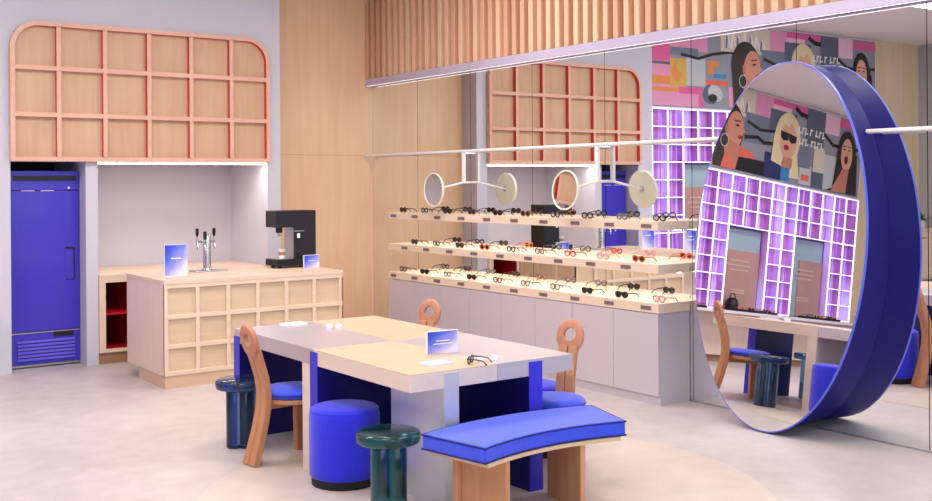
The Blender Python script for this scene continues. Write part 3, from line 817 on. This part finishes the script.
# ------------------------------------------------------------------ glass side tables and poufs
def make_side_table(label, gm):
    t = thing('side_table', (0, 0, 0), label, 'side table', 'cast glass side tables')
    MB().lathe([(0.150, 0.385), (0.166, 0.391), (0.172, 0.402), (0.172, 0.433), (0.166, 0.444), (0.150, 0.450)], gm, (0, 0, 0), 56).build('glass_top', t, world=False, angle=50)
    n = 72
    def lobes(z, s=1.0):
        return [(((0.068 + 0.042 * abs(cos(2 * a)) ** 0.55) * s) * cos(a), ((0.068 + 0.042 * abs(cos(2 * a)) ** 0.55) * s) * sin(a), z) for a in [2 * pi * i / n for i in range(n)]]
    MB().loft([lobes(0.0, 0.97), lobes(0.006), lobes(0.379), lobes(0.3845, 0.97)], gm, True).build('fluted_pedestal', t, world=False, angle=55)
    return t
s1 = make_side_table('teal glass side table with a fluted foot between the pouf and the bench', M['teal_glass'])
s1.location = (-3.445, -6.02, 0); s1.rotation_euler = (0, 0, 0.3)
s2 = make_side_table('slate blue glass side table at the far left corner of the table, behind the chair', M['slate_glass'])
s2.location = (-3.455, -4.15, 0); s2.rotation_euler = (0, 0, 0.2)
s3 = copy_tree(s2); s3.location = (-2.06, -4.72, 0); s3['label'] = 'slate blue glass side table on the mirror side of the table'

def make_pouf(label):
    t = thing('pouf', (0, 0, 0), label, 'pouf', 'round blue poufs')
    MB().lathe([(0.198, 0.052), (0.205, 0.06), (0.207, 0.10), (0.207, 0.40), (0.203, 0.428), (0.190, 0.445), (0.165, 0.453), (0.0005, 0.457)], M['pouf'], (0, 0, 0), 64).build('upholstery', t, world=False)
    MB().lathe([(0.190, 0.0), (0.194, 0.006), (0.194, 0.053)], M['black_soft'], (0, 0, 0), 48).build('plinth', t, world=False)
    MB().tube([(0.2005 * cos(2 * pi * i / 56), 0.2005 * sin(2 * pi * i / 56), 0.434) for i in range(57)], 0.003, M['pouf'], 8).build('seam', t, world=False)
    return t
p1 = make_pouf('round ultramarine pouf on a black plinth at the left side of the table')
p1.location = (-3.325, -5.33, 0)
p2 = copy_tree(p1); p2.location = (-2.03, -5.45, 0); p2['label'] = 'round ultramarine pouf on the mirror side of the table, seen only in the mirrors'

# ------------------------------------------------------------------ curved bench
bn = thing('curved_bench', (-2.80, -6.42, 0), 'curved bench with blue velvet cushion on plank legs at the near end of the table', 'bench')
BC = Vector((-2.81, -8.0)); Ro, Ri = 1.835, 1.40
def arc_ring(a, ro, ri, z0, z1, n_in=1):
    KI = 1.12 if a < 0 else 1.02
    q = [BC + Vector((sin(a * KI), cos(a * KI))) * ri, BC + Vector((sin(a), cos(a))) * ro]
    return [(q[0].x, q[0].y, z0), (q[1].x, q[1].y, z0), (q[1].x, q[1].y, z1), (q[0].x, q[0].y, z1)]
def arc_block(ro, ri, z0, z1, ha, m, n=24):
    return MB().loft([arc_ring(-ha + 2 * ha * i / n, ro, ri, z0, z1) for i in range(n + 1)], m, False)
cu_ = arc_block(Ro, Ri, 0.387, 0.470, radians(18.5), M['velvet']).build('cushion', bn, 0.014, 3)
def perim(z, ha, ro, ri, n=24):
    pts = []
    for i in range(n + 1):
        a = -ha + 2 * ha * i / n; a *= 1.12 if a < 0 else 1.02; pts.append((BC.x + sin(a) * ri, BC.y + cos(a) * ri, z))
    for i in range(n + 1):
        a = ha - 2 * ha * i / n; pts.append((BC.x + sin(a) * ro, BC.y + cos(a) * ro, z))
    pts.append(pts[0]); return pts
for z in (0.464, 0.392):
    MB().tube(perim(z, radians(18.5), Ro + 0.0005, Ri - 0.0005), 0.0042, M['piping'], 8).build('piping', cu_)
arc_block(Ro - 0.015, Ri + 0.004, 0.362, 0.3845, radians(17.4), M['bench_edge']).build('seat_board', bn, 0.002)
for sgn in (-1, 1):
    a = radians(9.0) if sgn > 0 else radians(-11.6)
    d = Vector((sin(a), cos(a))); tt_ = Vector((cos(a), -sin(a))) * sgn
    def quad(p, q, w2, m, nm):
        dd = (q - p).normalized(); nn = Vector((-dd.y, dd.x)) * w2
        pl = [p - nn, q - nn, q + nn, p + nn]
        MB().prism([(v.x, v.y) for v in pl], 'z', 0.0, 0.3618, m).build(nm, bn, 0.002, 1)
    quad(BC + d * (Ri + 0.03), BC + d * (Ro - 0.06), 0.016, M['bench_wood'], 'leg_plank')
    f0 = BC + d * (Ro - 0.085) + tt_ * 0.0165
    quad(f0, f0 + tt_ * (0.075 if sgn > 0 else 0.035), 0.016, M['bench_wood'], 'leg_plank')

# ------------------------------------------------------------------ display wall seen in the mirrors
dx0, dx1 = -9.655, -4.345
NC, NRW = 17, 8
pc = (dx1 - dx0) / NC; dz1 = 2.77; pr = 0.25
DF, DB = -0.30, -0.19
dw = thing('display_wall', ((dx0 + dx1) / 2, 0, 0), 'violet glowing pigeonhole display wall in the shape of a row of legs, seen in the mirrors', 'display')
blocks = [(0, 17, 0, 3)] + [(cc, cc + 2, 3, 8) for cc in (0, 5, 10, 15)]
bk = MB()
for (a, b_, r0, r1) in blocks:
    bk.box(dx1 - b_ * pc, dx1 - a * pc, DB, DB + 0.03, dz1 - r1 * pr, dz1 - r0 * pr, M['cell'])
bk.build('backlit_panel', dw)
lt = MB(); dv = MB()
tw = 0.007
for (a, b_, r0, r1) in blocks:
    for i in range(a, b_ + 1):
        x = dx1 - i * pc
        lt.box(x - tw, x + tw, DF - 0.004, DF + 0.016, dz1 - r1 * pr, dz1 - r0 * pr, M['tube'])
        dv.box(x - 0.006, x + 0.006, DF + 0.016, DB, dz1 - r1 * pr, dz1 - r0 * pr, M['cell'])
    for r in range(r0, r1 + 1):
        z = dz1 - r * pr
        lt.box(dx1 - b_ * pc, dx1 - a * pc, DF - 0.005, DF + 0.015, z - tw, z + tw, M['tube'])
        dv.box(dx1 - b_ * pc, dx1 - a * pc, DF + 0.016, DB, z - 0.006, z + 0.006, M['cell'])
dv.build('dividers', dw); lt.build('led_edges', dw)
zl = dz1 - NRW * pr
B('ledge', dw, dx0, dx1, DF - 0.48, DB + 0.2, zl - 0.05, zl - 0.011, M['ledge'], 0.002)
B('apron', dw, dx0 + 0.02, dx1 - 0.02, DF - 0.1, DB + 0.2, 0.1, zl - 0.05, M['maple_side'])
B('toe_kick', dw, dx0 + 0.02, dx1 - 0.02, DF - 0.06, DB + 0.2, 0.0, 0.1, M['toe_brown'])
for cc in (2, 7, 12):
    xa, xb = dx1 - (cc + 3) * pc + 0.012, dx1 - cc * pc - 0.012
    B('bay_back', dw, xa, xb, -0.15, 0.118, zl, 1.99, M['teal_grey'])
    q = MB().box(xa + 0.02, xb - 0.3 * (1 if cc == 12 else 0) - 0.02, -0.175, -0.151, zl, 1.66, M['pinkbrown']).build('bay_panel', dw)
    q2 = MB()
    for (z, hw) in ((1.50, 0.22), (1.43, 0.26), (1.36, 0.20), (1.06, 0.15), (1.02, 0.15)):
        xm = (xa + xb) / 2
        q2.box(xm - hw, xm + hw, -0.1785, -0.1752, z, z + 0.022, plain('etched_line', (206, 176, 168)))
    q2.build('etched_lines', q)
# trays of glasses in the bays
cl_t = [['red', 'rose', 'orange', 'red', 'rose'], ['rose', 'red', 'rose', 'red', 'orange'], ['yellow', 'tortoiseshell', 'orange', 'yellow', 'grey']]
bay_nm = ('nearest the fridge', 'in the middle', 'farthest from the fridge')
for b_i, cc in enumerate((2, 7, 12)):
    xm = dx1 - (cc + 1.5) * pc - 0.06
    t = thing('tray', (xm, -0.42, zl - 0.011), 'black shallow tray of eyeglasses on the violet wall ledge, %s' % bay_nm[b_i], 'tray', 'trays on the display ledge')
    q = MB().box(xm - 0.42, xm + 0.42, -0.57, -0.39, zl - 0.011, zl + 0.004, M['black'])
    q.build('tray_base', t, 0.003)
    q = MB()
    for (x0, x1, y0, y1) in ((xm - 0.42, xm + 0.42, -0.57, -0.562), (xm - 0.42, xm + 0.42, -0.398, -0.39), (xm - 0.42, xm - 0.412, -0.57, -0.39), (xm + 0.412, xm + 0.42, -0.57, -0.39)):
        q.box(x0, x1, y0, y1, zl + 0.004, zl + 0.022, M['black'])
    q.build('tray_rim', t)
    for k_, cname in enumerate(cl_t[b_i]):
        put_glasses(cname, 1 if k_ % 2 else 0, (xm - 0.325 + k_ * 0.1625, -0.545, zl + 0.0016), pi / 2, '%s %s in the tray %s, %s from its left' % (cname, 'sunglasses' if k_ % 2 else 'eyeglasses', bay_nm[b_i], ORD[k_]), 'eyewear in the ledge trays')
put_glasses('grey', 1, (-7.05, -0.72, zl - 0.0138), pi / 2 + 0.4, 'grey sunglasses on the white ledge in front of the middle tray', 'eyewear on the ledge')
put_glasses('dark brown', 1, (-8.6, -0.72, zl - 0.0138), pi / 2 + 0.5, 'dark brown sunglasses on the white ledge in front of the tray farthest from the fridge', 'eyewear on the ledge')
# black handbag-like case and blue ledge sign
bg = thing('sunglass_case', (-6.78, -0.28, zl - 0.011), 'black domed sunglass case at the back of the middle tray on the violet wall', 'case')
MB().lathe([(0.085, 0), (0.09, 0.02), (0.09, 0.12), (0.07, 0.17), (0.04, 0.19)], M['black'], (-6.78, -0.28, zl - 0.011), 32).build('case_body', bg)
MB().tube([(-6.84, -0.28, zl + 0.175), (-6.82, -0.28, zl + 0.235), (-6.74, -0.28, zl + 0.235), (-6.72, -0.28, zl + 0.175)], 0.008, M['black_soft'], 10).build('handle', bg)
card('ledge_sign', (-4.96, -0.42, zl - 0.011), 0.22, 0.36, 0.0, 'blue acrylic sign on the ledge of the violet wall nearest the fridge', lines=2)

# video wall / printed poster above
vz0, vz1 = 2.80, 4.07
vw = thing('poster_wall', ((dx0 + dx1) / 2, WF, vz0), 'wide collage poster of three women on pink and grey, above the violet display wall', 'poster')
B('frame', vw, dx0 - 0.02, dx1 + 0.02, -0.285, 0.12, vz0 - 0.02, vz1 + 0.02, M['ledge'])
B('edge_strip', vw, dx1 + 0.002, dx1 + 0.03, -0.292, -0.2855, vz0 - 0.02, vz1 + 0.02, M['black'])
pm = MB()
COL = dict(pink=(226, 150, 186), hot=(222, 96, 150), lpink=(236, 190, 206), grey=(146, 148, 160), dgrey=(92, 98, 118), slate=(116, 124, 142), gold=(214, 172, 78), orange=(226, 140, 72), cream=(216, 202, 184), white=(238, 234, 228), black=(32, 28, 34), hair=(58, 50, 48), skin=(214, 146, 122), skin2=(222, 168, 140), skin3=(196, 126, 104), lips=(176, 40, 46), blond=(226, 208, 164), navy=(44, 50, 104), blue=(60, 132, 190), coral=(224, 108, 88), lgrey=(188, 192, 196), dark=(44, 36, 38))
layer = [0]
def poly(pts, col):
    layer[0] += 1
    y = -0.2865 - layer[0] * 0.0002
    pm.prism([(-a, b_) for a, b_ in pts], 'y', y, y + 0.0015, plain('poster_' + col, COL[col], 0.5))
def rect(xr0, xr1, z0, z1, col): poly([(xr0, z0), (xr1, z0), (xr1, z1), (xr0, z1)], col)
def ell(xc, zc, rx, rz, col, rot=0.0, n=26):
    poly([(xc + rx * cos(2 * pi * i / n) * cos(rot) - rz * sin(2 * pi * i / n) * sin(rot), zc + rx * cos(2 * pi * i / n) * sin(rot) + rz * sin(2 * pi * i / n) * cos(rot)) for i in range(n)], col)
def stroke(pts, w_, col):
    for (a, b_) in zip(pts[:-1], pts[1:]):
        d = (Vector(b_) - Vector(a)); nn = Vector((-d.y, d.x)).normalized() * w_; dn = d.normalized() * w_ * 0.6
        a_ = Vector(a) - dn; bb = Vector(b_) + dn
        poly([tuple(a_ - nn), tuple(bb - nn), tuple(bb + nn), tuple(a_ + nn)], col)
rect(4.36, 9.64, vz0, vz1, 'grey')
# corner nearest the fridge
rect(4.36, 4.72, 3.45, 4.05, 'hot'); rect(4.72, 5.5, 3.62, 4.06, 'pink'); rect(4.72, 5.3, 3.55, 3.66, 'slate')
rect(4.36, 4.9, 2.82, 3.45, 'pink'); rect(4.36, 4.72, 3.12, 3.24, 'orange'); rect(4.36, 4.9, 3.02, 3.08, 'orange'); rect(4.36, 4.72, 3.40, 3.44, 'dgrey')
rect(4.72, 5.05, 3.1, 3.5, 'gold'); ell(4.85, 3.30, 0.1, 0.13, 'orange'); ell(4.92, 3.38, 0.07, 0.08, 'gold')
rect(5.05, 5.45, 3.12, 3.52, 'lgrey'); rect(4.9, 5.75, 2.82, 3.10, 'hot'); rect(4.36, 5.3, 2.82, 3.0, 'pink')
ell(5.62, 3.0, 0.26, 0.2, 'grey', 0.2); ell(5.58, 3.02, 0.2, 0.15, 'dgrey', 0.2); ell(5.66, 3.03, 0.16, 0.12, 'lgrey', -0.3); ell(5.6, 2.96, 0.1, 0.06, 'dark')
rect(5.5, 5.75, 3.42, 3.5, 'orange'); rect(5.5, 5.62, 3.3, 3.42, 'orange'); rect(5.62, 5.9, 3.26, 3.32, 'blue'); rect(5.45, 5.95, 3.15, 3.22, 'coral'); rect(5.95, 6.2, 2.84, 3.14, 'pink')
stroke([(4.95, 3.56), (5.3, 3.52), (5.6, 3.60), (6.0, 3.66), (6.3, 3.60)], 0.022, 'black')
rect(5.5, 5.8, 3.92, 4.05, 'coral')
# brush lettering block
rect(5.78, 6.9, 3.66, 4.06, 'cream')
for i, (a, hh) in enumerate(((5.9, .22), (6.02, .26), (6.14, .2), (6.28, .25), (6.42, .24), (6.55, .2), (6.68, .18))):
    stroke([(a, 3.72), (a + 0.03, 3.72 + hh)], 0.02, 'white' if i % 2 else 'slate')
    stroke([(a + 0.03, 3.72 + hh), (a + 0.1, 3.74)], 0.014, 'white')
rect(6.9, 7.3, 3.72, 4.06, 'pink'); rect(7.3, 8.15, 3.96, 4.06, 'hot'); rect(7.3, 7.75, 3.88, 3.97, 'lpink')
rect(6.7, 7.3, 3.3, 3.74, 'slate'); rect(7.25, 7.9, 3.55, 3.9, 'dgrey')
rect(8.15, 8.62, 3.5, 4.06, 'dgrey'); rect(8.62, 9.0, 3.7, 4.06, 'lpink'); rect(9.0, 9.64, 3.9, 4.04, 'hot'); rect(8.62, 9.3, 3.42, 3.74, 'grey')
stroke([(7.86, 4.0), (8.0, 3.93), (8.14, 3.92)], 0.035, 'black')
stroke([(6.75, 3.60), (7.05, 3.52), (7.4, 3.55), (7.8, 3.62)], 0.024, 'black'); stroke([(6.72, 3.36), (7.0, 3.4), (7.15, 3.34), (7.4, 3.36)], 0.028, 'black'); stroke([(8.6, 3.72), (8.85, 3.58), (9.15, 3.56)], 0.028, 'black')
stroke([(9.3, 3.58), (9.6, 3.6)], 0.024, 'black')
rect(6.95, 7.5, 2.83, 3.06, 'dgrey'); rect(7.2, 7.62, 2.83, 3.22, 'navy')
rect(7.6, 7.82, 2.84, 3.16, 'blue'); rect(8.05, 8.35, 2.84, 3.14, 'lgrey'); rect(8.1, 8.3, 2.9, 3.0, 'coral'); rect(8.0, 8.3, 3.1, 3.45, 'slate'); rect(8.38, 8.66, 3.08, 3.46, 'cream'); rect(8.36, 8.66, 2.83, 3.08, 'dgrey'); rect(8.66, 9.0, 2.84, 3.4, 'lgrey')
# woman in profile with a hoop earring
ell(6.34, 3.44, 0.33, 0.40, 'hair', 0.15); poly([(6.02, 3.45), (6.05, 2.84), (6.45, 2.84), (6.5, 3.3)], 'hair')
ell(6.47, 3.42, 0.19, 0.29, 'skin', -0.1); poly([(6.58, 3.56), (6.72, 3.42), (6.60, 3.38)], 'skin'); poly([(6.25, 3.3), (6.62, 3.2), (6.62, 2.84), (6.3, 2.84)], 'skin3')
poly([(6.3, 3.1), (6.55, 2.84), (6.22, 2.84)], 'coral'); poly([(6.55, 2.84), (6.6, 3.06), (7.2, 3.04), (7.2, 2.84)], 'black')
ell(6.60, 3.335, 0.055, 0.028, 'lips', 0.2); ell(6.52, 3.50, 0.045, 0.016, 'dark', 0.1); stroke([(6.45, 3.56), (6.58, 3.57)], 0.009, 'hair'); ell(6.29, 3.42, 0.04, 0.07, 'skin3')
ell(6.26, 3.24, 0.09, 0.10, 'lgrey'); ell(6.26, 3.24, 0.075, 0.085, 'hair')
poly([(6.62, 3.2), (6.85, 3.16), (7.0, 3.06), (6.6, 3.04)], 'coral')
# woman with dark sunglasses and pale hair
ell(7.70, 3.5, 0.31, 0.40, 'blond'); poly([(7.38, 3.55), (7.34, 3.1), (7.6, 3.05), (7.55, 3.5)], 'blond'); poly([(7.9, 3.5), (8.05, 2.9), (7.8, 2.9), (7.85, 3.4)], 'blond')
ell(7.72, 3.46, 0.20, 0.29, 'skin2'); poly([(7.62, 3.2), (7.86, 3.2), (7.84, 3.04), (7.6, 3.04)], 'skin3')
poly([(7.52, 3.60), (7.72, 3.58), (7.72, 3.47), (7.60, 3.45), (7.53, 3.50)], 'black'); poly([(7.72, 3.58), (7.92, 3.55), (7.90, 3.45), (7.78, 3.43), (7.73, 3.48)], 'black')
ell(7.68, 3.35, 0.065, 0.045, 'lips'); ell(7.69, 3.35, 0.035, 0.014, 'dark'); poly([(7.5, 3.74), (7.6, 3.84), (7.8, 3.82), (7.72, 3.68)], 'blond')
# short brush marks of lettering
for zz, xs_ in ((3.68, (7.95, 8.04, 8.12, 8.24, 8.38, 8.47, 8.56)), (3.50, (7.98, 8.06, 8.14, 8.28, 8.36, 8.44, 8.53))):
    for i, a in enumerate(xs_):
        stroke([(a, zz - 0.05), (a + 0.015, zz + 0.05)], 0.013, 'white'); stroke([(a, zz + (0.03 if i % 2 else -0.04)), (a + 0.06, zz + (0.04 if i % 2 else -0.03))], 0.011, 'white')
# woman with long dark hair, mouth open
ell(9.22, 3.48, 0.24, 0.38, 'dark'); poly([(8.98, 3.5), (8.9, 2.9), (8.75, 2.84), (9.55, 2.84), (9.5, 3.5)], 'dark')
ell(9.22, 3.47, 0.15, 0.27, 'skin2'); poly([(9.14, 3.24), (9.30, 3.24), (9.26, 2.84), (8.86, 2.84)], 'skin3')
ell(9.21, 3.39, 0.055, 0.075, 'lips'); ell(9.21, 3.39, 0.034, 0.052, 'dark'); ell(9.15, 3.55, 0.032, 0.013, 'dark'); ell(9.28, 3.55, 0.032, 0.013, 'dark')
stroke([(9.11, 3.60), (9.19, 3.61)], 0.008, 'dark'); stroke([(9.25, 3.61), (9.32, 3.60)], 0.008, 'dark'); poly([(9.21, 3.54), (9.245, 3.45), (9.18, 3.45)], 'skin')
pm.build('print', vw)

# cream corner cabinet and a plant, far left corner (seen in the mirror wall)
cc_ = thing('corner_cabinet', (-10.3, -0.62, 0), 'pale maple cabinet with a plant on it, seen at the mirror edge', 'cabinet')
MB().box(-10.85, -9.75, -0.88, -0.31, 0.08, 0.88, M['maple_side']).build('carcass', cc_, 0.003)
MB().box(-10.86, -9.73, -0.90, -0.305, 0.88, 0.92, M['maple']).build('worktop', cc_, 0.003)
MB().box(-10.82, -9.78, -0.84, -0.33, 0.0, 0.08, M['toe_brown']).build('toe_kick', cc_)
for (a, b_) in ((-10.83, -10.31), (-10.29, -9.77)):
    d_ = MB().box(a, b_, -0.9, -0.882, 0.11, 0.86, M['maple']).build('door', cc_, 0.002)
    MB().tube([((a + b_) / 2 - 0.06, -0.915, 0.78), ((a + b_) / 2 + 0.06, -0.915, 0.78)], 0.006, M['black'], 10).build('handle', d_)
pt = thing('potted_plant', (-10.45, -0.6, 0.92), 'small green leafy plant in a pale pot on the corner cabinet', 'plant')
MB().lathe([(0.07, 0), (0.09, 0.13), (0.095, 0.135), (0.085, 0.13), (0.08, 0.11)], M['terracotta'], (0, 0, 0), 28).build('pot', pt, world=False)
lf = MB()
for i in range(26):
    a = i * 2.4; l_ = 0.14 + 0.10 * random.random(); el = radians(20 + 55 * random.random())
    d = Vector((cos(a) * cos(el), sin(a) * cos(el), sin(el))); sd = Vector((-sin(a), cos(a), 0)); up_ = d.cross(sd)
    b0 = Vector((0, 0, 0.11))
    ring = []
    for t_, w2 in ((0.1, 0.006), (0.4, 0.022), (0.7, 0.024), (1.0, 0.003)):
        c_ = b0 + d * l_ * t_ - Vector((0, 0, 0.05 * t_ * t_))
        ring.append([c_ - sd * w2, c_ + up_ * 0.004, c_ + sd * w2, c_ - up_ * 0.002])
    lf.loft(ring, M['leaf'], True)
lf.build('foliage', pt, world=False)

# ------------------------------------------------------------------ lights
def area(name, loc, sx, sy, energy, col=(1, 1, 1), rot=(0, 0, 0)):
    d = bpy.data.lights.new(name, 'AREA'); d.shape = 'RECTANGLE'; d.size = sx; d.size_y = sy; d.energy = energy; d.color = col
    o = bpy.data.objects.new(name, d); C.objects.link(o); o.location = loc; o.rotation_euler = rot
    return o
k = 0
rowsn = ('near the back wall', 'over the bench end', 'behind the viewer')
for j, y in enumerate((-3.4, -6.6, -9.8)):  # unseen ceiling panels and lamps, added to light the room
    for i, x in enumerate((-1.7, -4.4, -7.1)):
        t = thing('added_ceiling_light', (x, y, CEIL - 0.04), 'flat white ceiling light panel, added out of view to light the room', 'light', 'added ceiling light panels')
        MB().box(x - 0.63, x + 0.63, y - 0.63, y + 0.63, CEIL - 0.04, CEIL - 0.001, M['white_metal']).build('frame', t)
        MB().box(x - 0.6, x + 0.6, y - 0.6, y + 0.6, CEIL - 0.046, CEIL - 0.0401, M['added_ceil_led']).build('diffuser', t)
        area('added_panel_lamp', (x, y, CEIL - 0.05), 1.2, 1.2, (62, 38, 20)[j], (1.0, 0.968, 0.948))
area('shelf_lamp', (-0.12, (SY0 + SY1) / 2, 1.356), 0.03, 3.9, 6, (1.0, 0.94, 0.88))
area('shelf_lamp', (-0.12, (SY0 + SY1) / 2, 1.021), 0.03, 3.9, 6, (1.0, 0.94, 0.88))
area('alcove_lamp', (-2.37, -0.26, 1.954), 1.76, 0.04, 9, (1.0, 0.92, 0.84))

# unseen front wall, added with a high window band to cut low daylight
sf = MB()
sf.box(-11.1, 0.2, -14.5, -14.4, 0, 1.0, M['grey_wall']); sf.box(-11.1, 0.2, -14.5, -14.4, 3.7, CEIL, M['grey_wall'])
for x in (-11.1, -8.3, -5.5, -2.7, 0.0):
    sf.box(x, x + 0.2, -14.5, -14.4, 1.0, 3.7, M['grey_wall'])
struct(sf.build('wall_front_added'))
area('shopfront_daylight', (-5.5, -14.35, 2.4), 10.6, 2.5, 200, (0.64, 0.81, 1.0), (pi / 2, 0, 0))
# daylight comes in from the added window band behind the viewer
wd = bpy.data.worlds.new('daylight'); bpy.context.scene.world = wd; wd.use_nodes = True
bgn = wd.node_tree.nodes['Background']
bgn.inputs['Color'].default_value = (0.70, 0.83, 1.0, 1); bgn.inputs['Strength'].default_value = 1.0

# ------------------------------------------------------------------ camera
cam = bpy.data.cameras.new('camera'); co = bpy.data.objects.new('camera', cam); C.objects.link(co)
cam.sensor_fit = 'HORIZONTAL'; cam.sensor_width = 36.0
cam.lens = 1059.0 / 932.0 * 36.0
cam.shift_y = -(250.5 - 182.6) / 932.0
yaw = radians(35.5); roll = radians(0.41)
fw = Vector((sin(yaw), cos(yaw), 0)); rt = Vector((cos(yaw), -sin(yaw), 0)); up = Vector((0, 0, 1))
ROLL_SIGN = 1.0
r2 = rt * cos(roll) - up * sin(roll) * ROLL_SIGN; u2 = up * cos(roll) + rt * sin(roll) * ROLL_SIGN
mw = Matrix(((r2.x, u2.x, -fw.x, -6.34), (r2.y, u2.y, -fw.y, -10.8), (r2.z, u2.z, -fw.z, 1.75), (0, 0, 0, 1)))
co.matrix_world = mw
bpy.context.scene.camera = co
sc = bpy.context.scene
sc.view_settings.view_transform = 'Standard'; sc.view_settings.look = 'None'; sc.view_settings.gamma = 1.0
sc.view_settings.use_curve_mapping = False
sc.view_settings.exposure = 0.0
